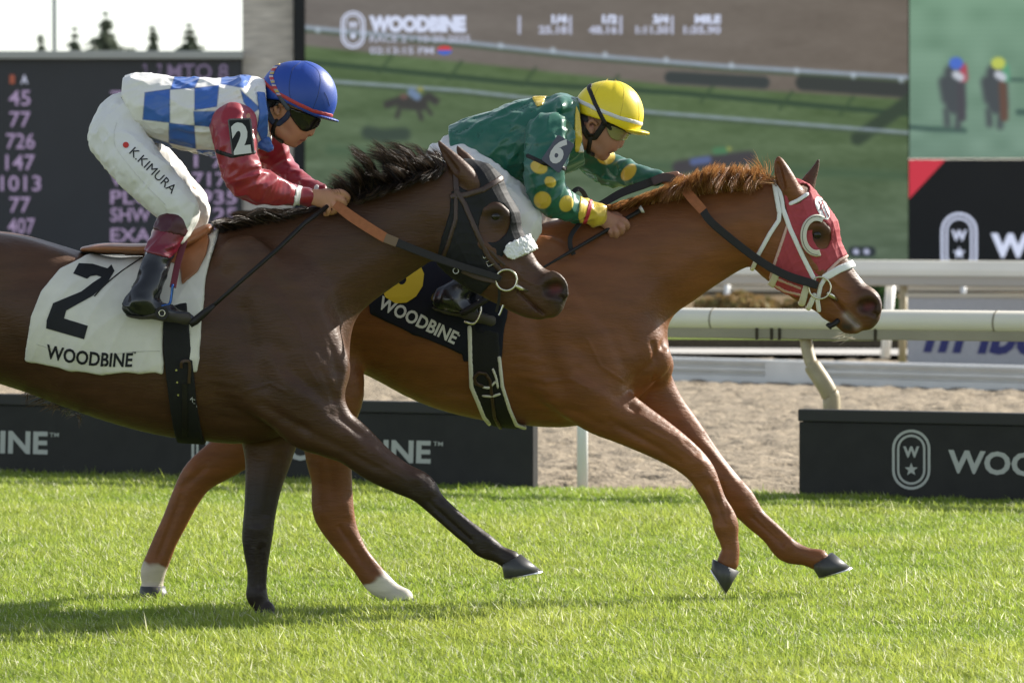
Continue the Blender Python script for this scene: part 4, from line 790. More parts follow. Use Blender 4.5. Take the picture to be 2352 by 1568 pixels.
# ---- manes and tails
m_hairA = mat('mane_black', rough=.42, spec=.45, vcol='Col', transl=.3); m_hairB = mat('mane_chestnut', rough=.45, spec=.5, vcol='Col', transl=.35)
def interp(path, t):
    P = np.array(path, float); d = np.r_[0, np.cumsum(np.linalg.norm(np.diff(P[:, :2], axis=0), axis=1))]; d /= d[-1]; return np.stack([np.interp(t, d, P[:, i]) for i in range(P.shape[1])], 1)
def mane(name, n, path, tips, Y0, ydev, m, parent, width, base, jit=1., droop=0, clump=40, conv=.75):
    """path: crest (u, v); tips: matching (du, dv, bend) rows; hairs gather into tufts that taper to a point"""
    R = np.random.default_rng(int(abs(path[0][0]) * 7 + n)); tc = np.sort(R.random(clump)); Cc = interp(np.hstack([np.array(path), np.array(tips)]), tc)
    Tl = R.uniform(.55, 1.18, clump)[:, None]; Tp = Cc[:, :2] + Cc[:, 2:4] * Tl + R.normal(size=(clump, 2)) * np.array([13, 9]) * jit; By = R.normal(-.01, .025, clump); S = []; t = R.random(n); C = interp(np.hstack([np.array(path), np.array(tips)]), t)
    for i in range(n):
        k = int(np.argmin(np.abs(tc - t[i]) + R.random(clump) * .035)); y = Y0 + R.normal(0, ydev); r = np.array([C[i, 0] + R.normal(0, 3), C[i, 1] + R.uniform(-4, 14)])
        own = r + C[i, 2:4] * R.uniform(.45, 1.05); tip = own * (1 - conv) + Tp[k] * conv + R.normal(0, 3.2, 2) * jit; d = tip - r; b = C[i, 4] * (.55 + .3 * math.sin(k * 2.3)); nrm = np.array([-d[1], d[0]]) * .01
        pts = [r, r + d * .33 + nrm * b * .5, r + d * .68 + nrm * b * .9, tip + [0, droop]]; dy = By[k] + R.normal(0, .012); S.append([W(p[0], p[1], y + dy * q) for q, p in enumerate(pts)])
    cols = np.array(base)[R.integers(0, len(base), n)] * R.uniform(.7, 1.3, (n, 1)); return strands(name, S, m, parent, width, 7, cols)
BLK = [(.013, .010, .008), (.024, .016, .011), (.09, .055, .034)]  # the brown entry paints in sunlit hair tips
mane('mane', 3120, [(505, 524), (600, 508), (690, 494)], [(-26, -10, 5), (-80, -20, 10), (-100, -12, 16)], YA - .02, .03, m_hairA, horseA, .0019, BLK, .7, 6, 22)
mane('mane', 1680, [(690, 494), (740, 480), (775, 472)], [(-90, -6, 12), (-80, 6, 10), (-70, 14, 8)], YA + .045, .015, m_hairA, horseA, .0019, BLK, .5, 4, 12)
mane('mane', 3600, [(786, 466), (830, 447), (900, 420), (960, 400), (1018, 380)], [(-40, -40, 26), (-50, -92, 40), (-62, -84, 44), (-66, -66, 40), (-34, -40, 24)], YA + .0, .03, m_hairA, horseA, .0018, BLK, 1.0, -4, 34, .6)
mane('mane', 2400, [(788, 468), (860, 440), (940, 412), (1015, 384)], [(-30, -22, 18), (-60, -40, 26), (-64, -36, 26), (-40, -20, 16)], YA - .01, .03, m_hairA, horseA, .0018, BLK, .9, -4, 30, .5)
mane('mane', 2880, [(836, 444), (880, 428), (940, 408), (1020, 380)], [(-28, 22, -12), (-36, 26, -16), (-32, 24, -16), (-16, 26, -8)], YA - .07, .02, m_hairA, horseA, .0019, BLK, .6, 0, 30, .6)
mane('forelock', 130, [(1018, 380), (1040, 366)], [(-34, -28, 14), (-20, -20, 10)], YA, .02, m_hairA, horseA, .003, BLK, 1.0, 0, 8)
CH = [(.34, .155, .05), (.50, .27, .11), (.25, .10, .03)]  # lighter entries put sunlit golden edges into the hair colour
mane('mane', 2400, [(1366, 484), (1440, 470), (1510, 456), (1565, 444)], [(30, -10, -8), (34, -20, -12), (24, -34, -16), (14, -44, -14)], YB - .02, .03, m_hairB, horseB, .0028, CH, .35, 0, 40, .35)
mane('mane', 5200, [(1545, 450), (1610, 436), (1680, 428), (1752, 424)], [(6, -44, -22), (0, -58, -26), (-8, -60, -26), (-8, -44, -18)], YB - .01, .035, m_hairB, horseB, .0028, CH, .42, 3, 46, .4)
mane('mane', 3600, [(1556, 424), (1620, 396), (1690, 384), (1750, 402)], [(-44, 36, 14), (-42, 44, 16), (-34, 46, 16), (-24, 34, 10)], YB - .055, .02, m_hairB, horseB, .0028, CH, .9, 3, 60, .3)
mane('forelock', 60, [(1745, 405), (1770, 415)], [(-22, -50, 20), (-16, -30, 14)], YB, .02, m_hairB, horseB, .003, CH, 1.6, 0)
mane('forelock', 60, [(1782, 410), (1780, 418)], [(-40, -8, 6), (-34, 2, 6)], YB - .05, .02, m_hairB, horseB, .003, CH, .8, 0)
def tail(path, n, Y0, m, parent, base):
    S = []
    for i in range(n):
        k = RNG.normal(size=2); P = []
        for q, (u, v, s) in enumerate(path): P.append(W(u + k[0] * s + RNG.normal(0, 4), v + k[1] * s + RNG.normal(0, 4), Y0 + RNG.normal(0, .012) + .02 * q * k[0] * .4))
        S.append(P)
    cols = np.array(base)[RNG.integers(0, len(base), n)]; return strands('tail', S, m, parent, .005, 9, cols)
tail([(-415, 600, 8), (-470, 570, 12), (-560, 640, 22), (-640, 760, 30), (-700, 900, 26)], 900, YA, m_hairA, horseA, BLK)
tail([(470, 610, 8), (430, 600, 12), (390, 680, 20), (370, 790, 24), (360, 860, 20)], 900, YB, m_hairB, horseB, CH)
# belly hair of the bay, chin whiskers of the chestnut
mane('belly_hair', 160, [(60, 890), (130, 925), (190, 955)], [(-20, 22, 6), (-26, 20, 6), (-6, 18, 3)], YA - .03, .03, m_hairA, horseA, .0022, [(.10, .06, .035), (.2, .13, .08)], 1.2, 0)
mane('chin_whiskers', 60, [(1936, 766), (1962, 766)], [(-24, 6, 4), (-30, 14, 5)], YB, .02, m_hairB, horseB, .0016, [(.55, .48, .38)], .8, 0)

# ================================================================== TACK
def wear(name, G, Y0, out, depth, region, m, parent=None, sm=1, wr=None, y=(None, None), colors=None):
    V, F = shell(G, Y0, out, depth, region, y)
    if sm: V = smooth(V, F, sm, .45)
    if wr: V = wrinkle(V, F, *wr)
    return mesh_np(name, V, F, m, parent, True, colors(V) if colors else None)
def seam(name, bvh, path, r, m, parent, Y0, off=.001, sub=6):
    P = crm(np.array(path, float), sub); f = surf(bvh, off, Y0); b = MB(); b.tube([f(*p) for p in P], r, 6); return b.build(name, m, parent, smooth=True)
def ringtube(c, r, tube, m, name, parent, ax=(1, 0, 0), az=(0, 0, 1), a0=0, a1=2 * math.pi, n=28):
    ax, az = np.array(ax, float), np.array(az, float); b = MB(); full = abs(a1 - a0) > 6.2
    P = [np.array(c) + r * (ax * math.cos(a) + az * math.sin(a)) for a in np.linspace(a0, a1, n)]; b.tube(P, tube, 8, not full); return b.build(name, m, parent, smooth=True)
def plate(name, pts, Y, th, m, parent, bevel=.0015, tilt=None):
    A = [W(u, v, Y + (tilt(u, v) if tilt else 0)) for u, v in pts]; n = len(A); b = MB(); b.loft([[a for a in A], [a + [0, th, 0] for a in A]]); return b.build(name, m, parent, bevel=bevel)
WAVE = [((22, 6, 16), .3, 1.), ((-14, 9, 30), 1.7, .8), ((38, 4, -24), 2.2, .5)]
m_cloth_w = mat('cloth_white', (.66, .64, .57), .85, .2, var=.07, vscale=14, bump=.0004, bscale=700); m_cloth_n = mat('cloth_navy', (.009, .010, .018), .8, .25, var=.1, vscale=12)
m_ink = mat('ink_black', (.012, .013, .016), .7, .3); m_ink_w = mat('ink_white', (.62, .62, .62), .7, .3); m_ink_y = mat('ink_yellow', (.62, .44, .03), .7, .3)
m_tan = mat('saddle_leather', (.27, .105, .038), .38, .5, var=.16, vscale=18, bump=.0004, bscale=220); m_blk = mat('black_leather', (.014, .012, .011), .5, .3, var=.2, vscale=30)
m_elastic = mat('girth_elastic', (.011, .011, .011), .75, .3, var=.15, vscale=30, bump=.0005, bscale=500); m_edge = mat('girth_edge_white', (.62, .60, .52), .7, .3)
m_brn = mat('brown_leather', (.045, .021, .012), .42, .5, var=.15, vscale=30); m_grip = mat('rubber_grip', (.33, .115, .045), .6, .3, var=.12, vscale=60, bump=.0004, bscale=500)
m_steel = mat('bit_steel', (.62, .58, .46), .25, .5, metal=.9); m_hood = mat('hood_black', (.009, .009, .010), .65, .3, var=.12, vscale=30, bump=.0004, bscale=900)
m_fleece = mat('fleece', (.78, .78, .77), .95, .1, bump=.003, bscale=160); m_nylonw = mat('nylon_white', (.78, .78, .76), .5, .4); m_hoodr = mat('hood_red', (.38, .055, .068), .7, .3, var=.08, vscale=40, bump=.0005, bscale=600)
m_trim = mat('trim_pinkish', (.60, .40, .34), .7, .3); m_cup = mat('cup_white', (.66, .64, .54), .5, .4)

# --- bay: saddle cloth, saddle with girth and stirrup
clA = wear('saddle_cloth', GA, YA, .013, .006, [('poly', [(207, 586), (150, 619), (110, 666), (88, 723), (82, 769), (74, 823), (118, 834), (167, 843), (233, 853), (300, 848), (370, 849), (386, 855), (386, 740), (445, 740), (443, 849), (463, 849), (467, 789), (472, 689), (480, 633), (503, 523), (497, 480), (380, 500), (240, 540)])], m_cloth_w, None, 1, (.007, [((9, 3, 5), .3, 1.), ((-7, 4, 11), 1.7, .8), ((16, 2, -9), 2.2, .6)]))
tag(clA, 'white saddle cloth with a big black 2, on the bay horse', 'saddle cloth', 'saddle cloths')
bcA = bvh_of(clA); sA = surf(bcA, .003, YA - .3)
lay('number', poly2d([[(181, 604), (213, 605.5), (247, 616), (256, 607), (263, 622), (246, 650), (213, 679), (152, 713), (147, 731), (202, 748), (193, 779), (106, 754), (107, 736), (122, 696), (187, 669), (213, 649), (233, 636), (222, 632), (208, 634), (200, 640), (168, 628)]]), idn, sA, m_ink, clA, sub=9)
line_text('WOODBINE', 105, 821, 303, 841, 32, sA, m_ink, clA, bold=.025, sub=5, arc=7); line_text('TM', 304, 812, 312, 812, 5, sA, m_ink, clA, bold=.01, sub=9)
seam('hem', bcA, [(83, 790), (140, 806), (233, 816), (300, 808), (368, 806)], .0012, mat('thread_grey', (.45, .44, .38), .8), clA, YA)
sdA = empty('racing_saddle', W(340, 570, YA), 'tan racing saddle with black girth and blue stirrup, on the bay horse', 'saddle', 'racing saddles')
os_ = rel(seam('over_strap', bcA, [(327, 591), (280, 622), (240, 655), (217, 680)], .0028, m_blk, sdA, YA, .003), sdA)
GS = Grid(W(170, 640, YA) - [0, .3, 0], W(520, 500, YA) + [0, .3, 0], .006)
GS.add(limb([(192, 573, 7, .09), (240, 570, 12, .13), (320, 572, 13, .15), (400, 568, 16, .15), (455, 545, 20, .12), (480, 525, 12, .09)], YA, sub=4), .02)
V, F = surfnet(GS.F, GS.lo, GS.h); rel(mesh_np('seat', smooth(V, F, 2), F, m_tan, sdA), sdA)
rel(wear('seat_edge', GS, YA, .004, .01, [('path', [(184, 580), (250, 586), (335, 588)], 4)], m_blk, sdA), sdA)
rel(wear('flap', GA, YA, .030, .008, [('poly', [(427, 552), (447, 536), (467, 529), (482, 540), (486, 552), (480, 583), (462, 622), (427, 653), (418, 606), (330, 588), (335, 570)])], m_tan, sdA, 2), sdA)
girA = rel(wear('girth', GA, YA, .021, .008, [('poly', [(386, 700), (440, 690), (446, 760), (454, 830), (461, 930), (472, 1020), (408, 1016), (397, 900), (388, 800)])], m_elastic, sdA, 1), sdA)
bgA = BVHTree.FromPolygons([Vector(v.co) for v in girA.data.vertices], [tuple(p.vertices) for p in girA.data.polygons])
f = surf(bgA, .0015, YA - .3)
for i_, (u, v) in enumerate(((405, 850), (407, 878), (449, 875), (409, 907), (452, 903))):
    lay('stud', poly2d([el(u, v, 2.4, 2.4, 0, 6.28)]), idn, f, m_steel, girA)
ribA = [f(424, v) - np.array([0, .002, 0]) for v in (880, 930, 975, 1004)]; ribbon('billet_strap', ribA, .022, .003, m_blk, girA)
ribbon('billet_loop', [f(416, 845) - [0, .004, 0], f(418, 832) - [0, .012, 0], f(428, 828) - [0, .012, 0], f(436, 836) - [0, .01, 0], f(434, 880) - [0, .003, 0]], .012, .003, m_brn, girA)
line_text('KA', 436, 917, 452, 935, 9, f, m_ink_w, girA, 'lettering', bold=-.01)
yS = YA - .375
stl = ribbon('stirrup_leather', [W(424, 552, YA - .25), W(408, 606, YA - .30), W(397, 660, yS)], .026, .004, mat('stirrup_strap_red', (.12, .012, .02), .5), sdA); rel(stl, sdA)
m_blue_m = mat('stirrup_blue', (.03, .10, .32), .25, .5, metal=.6)
b = MB(); b.tube(crm(np.array([W(397, 652, yS), W(394, 678, yS), W(389, 698, yS - .005), W(372, 703, yS - .02), W(360, 716, yS - .02)]), 4), .0055, 8); sti = rel(b.build('stirrup', m_blue_m, sdA, smooth=True), sdA)
b = MB(); b.tube([W(372, 719, yS - .045), W(372, 719, yS - .03)], .027, 20); b.build('disc', m_blk, sti); ringtube(W(372, 719, yS - .047), .012, .0022, m_steel, 'mark', sti)

# --- bay: hood, bridle, reins
GHA = Grid(W(985, 745, YA) - [0, .15, 0], W(1325, 345, YA) + [0, .15, 0], .0042)
GHA.add(limb(A_NECK, YA, sub=5), .05)
for c in A_HEAD: GHA.add(limb(c, YA, sub=6), .025)
hdA = wear('blinker_hood', GHA, YA, .0065, .012, [('poly', [(1066, 352), (1112, 366), (1160, 410), (1206, 472), (1232, 528), (1205, 550), (1158, 580), (1152, 602), (1136, 642), (1104, 676), (1030, 650), (1003, 606), (1010, 565), (1033, 490), (1038, 440), (1054, 436), (1056, 400)]), ('-ell', 1136, 512, 35, 46, 20), ('-ell', 1076, 420, 28, 18, 20)], m_hood, None, 1, (.0015, [((60, 10, 30), .3, 1.), ((-30, 10, 70), 1.7, .8)]))
tag(hdA, 'black hood with eye openings, over the bay horse’s head', 'hood', 'race hoods')
brA = empty('bridle', W(1100, 500, YA), 'dark leather bridle with orange rubber rein and white fleece noseband, on the bay', 'bridle', 'racing bridles')
def strap(name, G, Y0, path, hw, m, r, out=.0105, y=(None, None), both=None):
    if both is None: both = name in ('cheekpiece', 'noseband_strap', 'throatlash', 'jaw_tab', 'trim', 'headpiece_side')
    if both:
        for yy in ((None, 0), (0, None)): o = rel(wear(name, G, Y0, out, .012, [('path', path, hw)], m, r, 1, None, yy), r)
        return o
    return rel(wear(name, G, Y0, out, .012, [('path', path, hw)], m, r, 1, None, y), r)
strap('browband', GHA, YA, [(1040, 451), (1070, 448), (1110, 436), (1152, 410)], 7, m_brn, brA); strap('headpiece', GHA, YA, [(1040, 372), (1046, 400), (1050, 452)], 7, m_brn, brA)
strap('cheekpiece', GHA, YA, [(1050, 440), (1068, 470), (1098, 540), (1122, 590), (1150, 622)], 6, m_brn, brA, .0125); strap('throatlash', GHA, YA, [(1048, 450), (1047, 505), (1030, 560), (1016, 596)], 5, m_brn, brA)
strap('noseband_strap', GHA, YA, [(1112, 560), (1140, 590), (1158, 608)], 4, m_brn, brA)
V, F = shell(GHA, YA, .027, .012, [('path', [(1178, 575), (1240, 548)], 19)]); N = normals(V, F)
V = V + N * ((noise_np(V, 110, 3) - .5) * .009 + (noise_np(V, 230, 4) - .5) * .007)[:, None]; rel(mesh_np('fleece_noseband', V, F, m_fleece, brA), brA)
rel(ringtube(W(1163, 643, YA - .088), .043, .0048, m_steel, 'bit_ring', brA), brA); rel(ringtube(W(1163, 643, YA + .088), .043, .0048, m_steel, 'bit_ring', brA), brA)
b = MB(); b.tube([W(1184, 655, YA - .088), W(1195, 662, YA - .075), W(1212, 668, YA - .05)], [.0075, .009, .006], 10); rel(b.build('bit_mouthpiece', m_steel, brA, smooth=True), brA)
for (u, v, a) in ((1126, 604, 1.1), (1116, 585, 1.1)):
    p = W(u, v, YA - .088); d = np.array([math.cos(a), 0, -math.sin(a)]); q = np.array([d[2], 0, -d[0]]); bk = MB(); s_ = .014
    bk.tube([p + d * s_ * .7 + q * s_, p + d * s_ * .7 - q * s_, p - d * s_ * .7 - q * s_, p - d * s_ * .7 + q * s_, p + d * s_ * .7 + q * s_], .0022, 6); rel(bk.build('buckle', m_steel, brA), brA)
rel(ribbon('chin_strap', [W(1062, 620, YA - .103), W(1100, 636, YA - .095), W(1142, 645, YA - .09)], .026, .004, m_brn, brA), brA)
rel(ribbon('lip_strap', [W(1147, 660, YA - .07), W(1146, 690, YA - .06), W(1140, 716, YA - .05)], .012, .004, m_blk, brA), brA)
b = MB(); b.tube([W(1156, 700, YA - .05), W(1150, 716, YA - .05), W(1146, 724, YA - .05)], .004, 6); rel(b.build('lip_buckle', m_steel, brA), brA)
ringtube(W(1047, 622, YA - .112), .011, .0016, m_ink_w, 'badge', None).parent = None; rel(scn.collection.objects[-1] if False else bpy.data.objects['badge'], brA).parent = brA
def rein(pts, w_, m, r, name='rein', par=None):
    o = ribbon(name, [W(u, v, y) for u, v, y in pts], w_, .004, m, par or r, (0, -1, .15)); return rel(o, r) if par is None else o
ra = rein([(884, 546, YA - .165), (912, 557, YA - .163), (980, 584, YA - .15), (1060, 612, YA - .135), (1134, 634, YA - .105), (1150, 642, YA - .092)], [.034, .034, .032, .03, .027, .025], m_blk, brA)
g = rein([(770, 468, YA - .14), (800, 492, YA - .155), (845, 522, YA - .165), (886, 547, YA - .168)], [.036, .042, .042, .04], m_grip, brA, 'rein_grip', ra); g2 = rein([(884, 546, YA - .169), (912, 557, YA - .167)], .038, mat('rein_stop', (.16, .10, .055), .6), brA, 'rein_stop', ra)
rein([(776, 456, YA + .10), (860, 520, YA + .15), (1000, 590, YA + .14), (1150, 642, YA + .092)], .03, m_blk, brA)

# --- chestnut: saddle cloth, saddle, girth
clB = wear('saddle_cloth', GB, YB, .013, .006, [('poly', [(858, 716), (951, 762), (1064, 808), (1066, 825), (1079, 825), (1081, 755), (1120, 765), (1146, 818), (1152, 818), (1158, 750), (1178, 640), (1212, 525), (1205, 480), (1000, 480), (880, 520), (838, 600)])], m_cloth_n, None, 1, (.006, [((9, 3, 5), .9, 1.), ((-7, 4, 11), 2.7, .8)]))
tag(clB, 'dark navy saddle cloth with yellow number, on the chestnut horse', 'saddle cloth', 'saddle cloths')
bcB = bvh_of(clB); sB = surf(bcB, .004, YB - .3)
line_text('WOODBINE', 866, 705, 1043, 790, 30, sB, m_ink_w, clB, bold=.03, sub=5); line_text('TM', 1049, 770, 1055, 773, 5, sB, m_ink_w, clB, bold=.01, sub=9)
line_text('6', 868, 672, 962, 694, 150, sB, m_ink_y, clB, 'number', bold=.06, sub=9, shear=.12)
sdB = empty('racing_saddle', W(1080, 520, YB), 'small dark saddle with white-edged black girth, on the chestnut horse', 'saddle', 'racing saddles')
GS2 = Grid(W(880, 600, YB) - [0, .3, 0], W(1300, 450, YB) + [0, .3, 0], .007)
GS2.add(limb([(930, 510, 8, .09), (990, 512, 13, .14), (1090, 510, 14, .15), (1170, 500, 18, .13), (1195, 490, 12, .09)], YB, sub=4), .02); V, F = surfnet(GS2.F, GS2.lo, GS2.h); rel(mesh_np('seat', smooth(V, F, 2), F, m_blk, sdB), sdB)
girB = rel(wear('girth', GB, YB, .020, .008, [('poly', [(1084, 740), (1146, 760), (1149, 818), (1158, 883), (1190, 985), (1165, 992), (1121, 972), (1098, 916), (1084, 883)])], m_elastic, sdB, 1), sdB)
for path, hw in (([(1080, 748), (1082, 820), (1084, 884), (1098, 918), (1112, 955), (1124, 972)], 5.0), ([(1147, 816), (1154, 883), (1170, 935), (1186, 974), (1206, 982)], 4.2)): strap('girth_edge', GB, YB, path, hw, m_edge, sdB, .025)
for path, hw, m, nm in (([(1110, 882), (1094, 876), (1090, 862), (1100, 851), (1116, 853), (1126, 868), (1131, 910), (1136, 955), (1150, 984)], 4, m_brn, 'billet_strap'), ([(1133, 843), (1140, 862), (1144, 885)], 3, m_edge, 'keeper'), ([(1110, 884), (1124, 886), (1138, 872)], 3, m_edge, 'keeper'), ([(1110, 904), (1130, 906), (1148, 900)], 3, m_edge, 'keeper')): strap(nm, GB, YB, path, hw, m, sdB, .0285, (-.4, 0))
ysB = YB - .385
rel(ribbon('stirrup_leather', [W(1150, 560, YB - .26), W(1110, 640, YB - .33), W(1098, 690, ysB)], .026, .004, m_blk, sdB), sdB)
b = MB(); b.tube(crm(np.array([W(1098, 688, ysB), W(1104, 712, ysB - .01), W(1090, 742, ysB - .02), W(1066, 738, ysB - .02)]), 4), .006, 8); rel(b.build('stirrup', m_steel, sdB, smooth=True), sdB)

# --- chestnut: hood, bridle, reins
GHB = Grid(W(1690, 785, YB) - [0, .15, 0], W(2045, 390, YB) + [0, .15, 0], .0042)
GHB.add(limb(B_NECK, YB, sub=5), .05)
for c in B_HEAD: GHB.add(limb(c, YB, sub=6), .025)
hdB = wear('blinker_hood', GHB, YB, .0065, .012, [('poly', [(1818, 402), (1858, 424), (1890, 454), (1916, 492), (1936, 532), (1956, 580), (1928, 592), (1896, 620), (1872, 648), (1840, 670), (1840, 682), (1812, 677), (1778, 662), (1768, 640), (1777, 604), (1803, 525), (1806, 490), (1799, 452), (1806, 428)]), ('-ell', 1885, 540, 22, 33, -8), ('-ell', 1832, 446, 30, 18, -42)], m_hoodr, None, 1, (.0022, [((70, 10, 30), .3, 1.), ((-30, 10, 80), 1.7, .8), ((90, 10, -20), .7, .6)]))
tag(hdB, 'red hood with white eye cups and pale trim, over the chestnut horse’s head', 'hood', 'race hoods')
for path in ([(1894, 642), (1900, 622), (1925, 598), (1952, 584)], [(1805, 520), (1777, 604), (1768, 638)], [(1782, 640), (1812, 652), (1838, 662)], [(1772, 650), (1800, 668), (1838, 677)]): wear('trim', GHB, YB, .0095, .012, [('path', path, 3.4)], m_trim, hdB)
bhB = bvh_of(hdB); fb = surf(bhB, .002, YB - .05)
lay('badge', poly2d([[(1889 + 12 * math.cos(a) * .9 + 13 * math.sin(a), 478 + 26 * math.sin(a) - 6 * math.cos(a)) for a in np.linspace(0, 6.28, 24)[:-1]]]), idn, fb, m_nylonw, hdB, sub=6)
for pts in ([(1881, 462), (1897, 500)], [(1890, 462), (1884, 482)], [(1890, 464), (1904, 498)]): seam('badge_mark', bhB, pts, .0022, m_hoodr, hdB, YB, .004, 3)
for s in (-1, 1):
    b = MB(); A = np.linspace(rad(-62), rad(-285), 26); yb = YB + s * .075; cx, cy = 1876, 541
    rr = [[W(cx + 23 * math.cos(a), cy + 33 * math.sin(a), yb), W(cx + 24 * math.cos(a), cy + 34 * math.sin(a), yb + s * .045), W(cx + 37 * math.cos(a), cy + 47 * math.sin(a), yb + s * .040), W(cx + 39 * math.cos(a), cy + 49 * math.sin(a), yb + s * .012), W(cx + 36 * math.cos(a), cy + 46 * math.sin(a), yb)] for a in A]; b.loft(rr); cup = b.build('eye_cup', m_cup, hdB, smooth=False, bevel=.0015)
    if s < 0: sb = MB(); sb.tube([W(cx + 33 * math.cos(a), cy + 44 * math.sin(a), yb + s * .043) for a in A[1:-1]], .0012, 5); sb.build('stitching', m_brn, cup)
brB = empty('bridle', W(1850, 560, YB), 'white bridle with ring bit and brown and black reins, on the chestnut', 'bridle', 'racing bridles')
strap('headpiece', GHB, YB, [(1776, 418), (1781, 450), (1787, 486)], 5.5, m_nylonw, brB, .011); strap('headpiece', GHB, YB, [(1786, 428), (1793, 456), (1797, 486)], 4.5, m_nylonw, brB, .011)
strap('throatlash', GHB, YB, [(1788, 486), (1786, 506), (1766, 536), (1740, 584), (1727, 619)], 5, m_nylonw, brB, .011); strap('cheekpiece', GHB, YB, [(1797, 484), (1812, 526), (1841, 589), (1867, 640)], 5.5, m_nylonw, brB, .013)
strap('browband', GHB, YB, [(1813, 468), (1832, 459), (1852, 446)], 4.5, m_nylonw, brB, .011, (-.2, 0)); strap('noseband', GHB, YB, [(1893, 636), (1925, 618), (1969, 601)], 8.5, m_nylonw, brB, .015)
strap('noseband', GHB, YB, [(1893, 638), (1882, 656), (1876, 690), (1880, 712)], 5, m_nylonw, brB, .012); strap('jaw_tab', GHB, YB, [(1849, 660), (1841, 696)], 8, m_cup, brB, .012); strap('jaw_tab', GHB, YB, [(1780, 632), (1770, 656)], 8, m_cup, brB, .012)
strap('jaw_tab', GHB, YB, [(1868, 678), (1856, 708)], 6, m_nylonw, brB, .0125)
rel(ringtube(W(1883, 661, YB - .088), .047, .0042, m_steel, 'bit_ring', brB), brB); rel(ringtube(W(1883, 661, YB + .088), .047, .0042, m_steel, 'bit_ring', brB), brB)
b = MB(); b.tube([W(1900, 672, YB - .086), W(1912, 680, YB - .072), W(1924, 690, YB - .05)], [.0075, .010, .006], 10); rel(b.build('bit_mouthpiece', m_steel, brB, smooth=True), brB)
b = MB(); b.tube(crm(np.array([W(1925, 735, YB - .03), W(1916, 744, YB - .04), W(1906, 748, YB - .04), W(1902, 752, YB - .04)]), 3), [.012] * 6 + [.016] * 4, 10); rel(b.build('tongue_tie', m_blk, brB, smooth=True), brB)
rb = rein([(1612, 480, YB - .155), (1640, 516, YB - .16), (1735, 592, YB - .135), (1801, 630, YB - .125), (1865, 651, YB - .11), (1878, 656, YB - .10)], [.034, .034, .034, .036, .036, .03], m_blk, brB)
rein([(1556, 414, YB - .02), (1566, 426, YB - .11), (1590, 456, YB - .15), (1615, 484, YB - .158)], [.04, .042, .042, .04], m_grip, brB, 'rein_grip', rb)
rc = rein([(1364, 476, YB - .06), (1390, 464, YB - .03), (1430, 442, YB), (1480, 424, YB), (1500, 416, YB - .01)], [.02, .03, .035, .036, .036], m_blk, brB); rein([(1498, 417, YB - .01), (1525, 408, YB), (1556, 414, YB + .01)], [.036, .038, .04], m_brn, brB, 'rein_grip', rc)
ns = ribbon('neck_strap', [W(*p) for p in ((1334, 470, YB - .14), (1318, 452, YB - .15), (1318, 440, YB - .15), (1330, 434, YB - .14), (1342, 446, YB - .13), (1348, 470, YB - .13), (1336, 505, YB - .16), (1312, 540, YB - .20), (1310, 566, YB - .21), (1318, 585, YB - .21))], .020, .004, m_blk, None, (0, -1, .3)); tag(ns, 'looped black neck strap at the chestnut’s withers, by the jockey’s yellow cuff', 'strap')

# ================================================================== JOCKEYS
m_skin = mat('skin', rough=.48, spec=.4, vcol='Col', var=.06, vscale=40); m_black_hair = mat('hair_black', (.012, .010, .009), .6)
def silk(name, col): return mat(name, col, .34, .55, var=.04, vscale=10, bump=.0022, bscale=16, sheen=.15, stretch=(1, 1, .45))
m_print_silk = mat('silk_print', rough=.34, spec=.55, vcol='Col', var=.04, vscale=10, bump=.0022, bscale=16, sheen=.15, stretch=(1, 1, .45)); m_white = silk('silk_white', (.72, .70, .66)); m_sblue = silk('silk_blue', (.035, .12, .42)); m_sred = silk('silk_red', (.27, .010, .023)); m_green = silk('silk_green', (.006, .108, .066)); m_yel = silk('silk_yellow', (.62, .45, .045))
m_breech = mat('breeches_white', (.70, .69, .66), .6, .4, var=.03, vscale=8, bump=.0026, bscale=18, stretch=(1, 1, .6))
m_boot = mat('boot_black', (.010, .011, .014), .22, .6, var=.3, vscale=14, bump=.002, bscale=22); m_sole = mat('boot_sole', (.045, .038, .03), .7); m_cuff = mat('boot_cuff', (.16, .010, .025), .28, .5, bump=.001, bscale=30)
m_hblue = mat('helmet_blue', (.012, .055, .32), .42, .5, bump=.0004, bscale=500); m_hyel = mat('helmet_yellow', (.80, .62, .02), .36, .5, bump=.0003, bscale=500)
m_bandr = mat('band_red', (.42, .04, .035), .6); m_bandw = mat('band_white', (.62, .61, .58), .6); m_lens = mat('goggle_lens', (.012, .010, .010), .12, .5); m_lens2 = mat('goggle_lens_amber', (.22, .20, .09), .08, .8, coat=1)
m_navy = mat('strap_navy', (.014, .028, .075), .65); m_plate = mat('plate_dark', (.02, .024, .032), .3, .5, coat=.4)
def grid_for(u0, v0, u1, v1, Y0, hy, h): return Grid(W(u0, v1, Y0) - [0, hy, 0], W(u1, v0, Y0) + [0, hy, 0], h)
def body(G, name, m, parent=None, sm=1, wr=None, colors=None):
    V, F = surfnet(G.F, G.lo, G.h); V = smooth(V, F, sm)
    if wr: V = wrinkle(V, F, *wr)
    o = mesh_np(name, V, F, m, parent, True, colors(V) if colors else None); return o
FJ = [((1, .2, -.35), 4, 15, .9, 5), ((.6, .1, .8), 5, 22, .7, 9), ((.9, .2, .4), 8, 38, .4, 49)]
FS = [((.3, .5, 1), 5, 20, 1., 15), ((1, .3, .3), 6, 26, .7, 19)]
FP = [((.7, .1, -.75), 3.5, 17, .8, 25), ((.5, .3, .8), 5, 22, .6, 29), ((.8, .2, .5), 8, 42, .4, 45)]
FBT = [((1, .4, .25), 5, 26, 1., 35)]
CL = (.0055, [((26, 8, 14), .3, 1.), ((-18, 10, 30), 1.7, .9), ((40, 6, -22), 2.2, .6)])
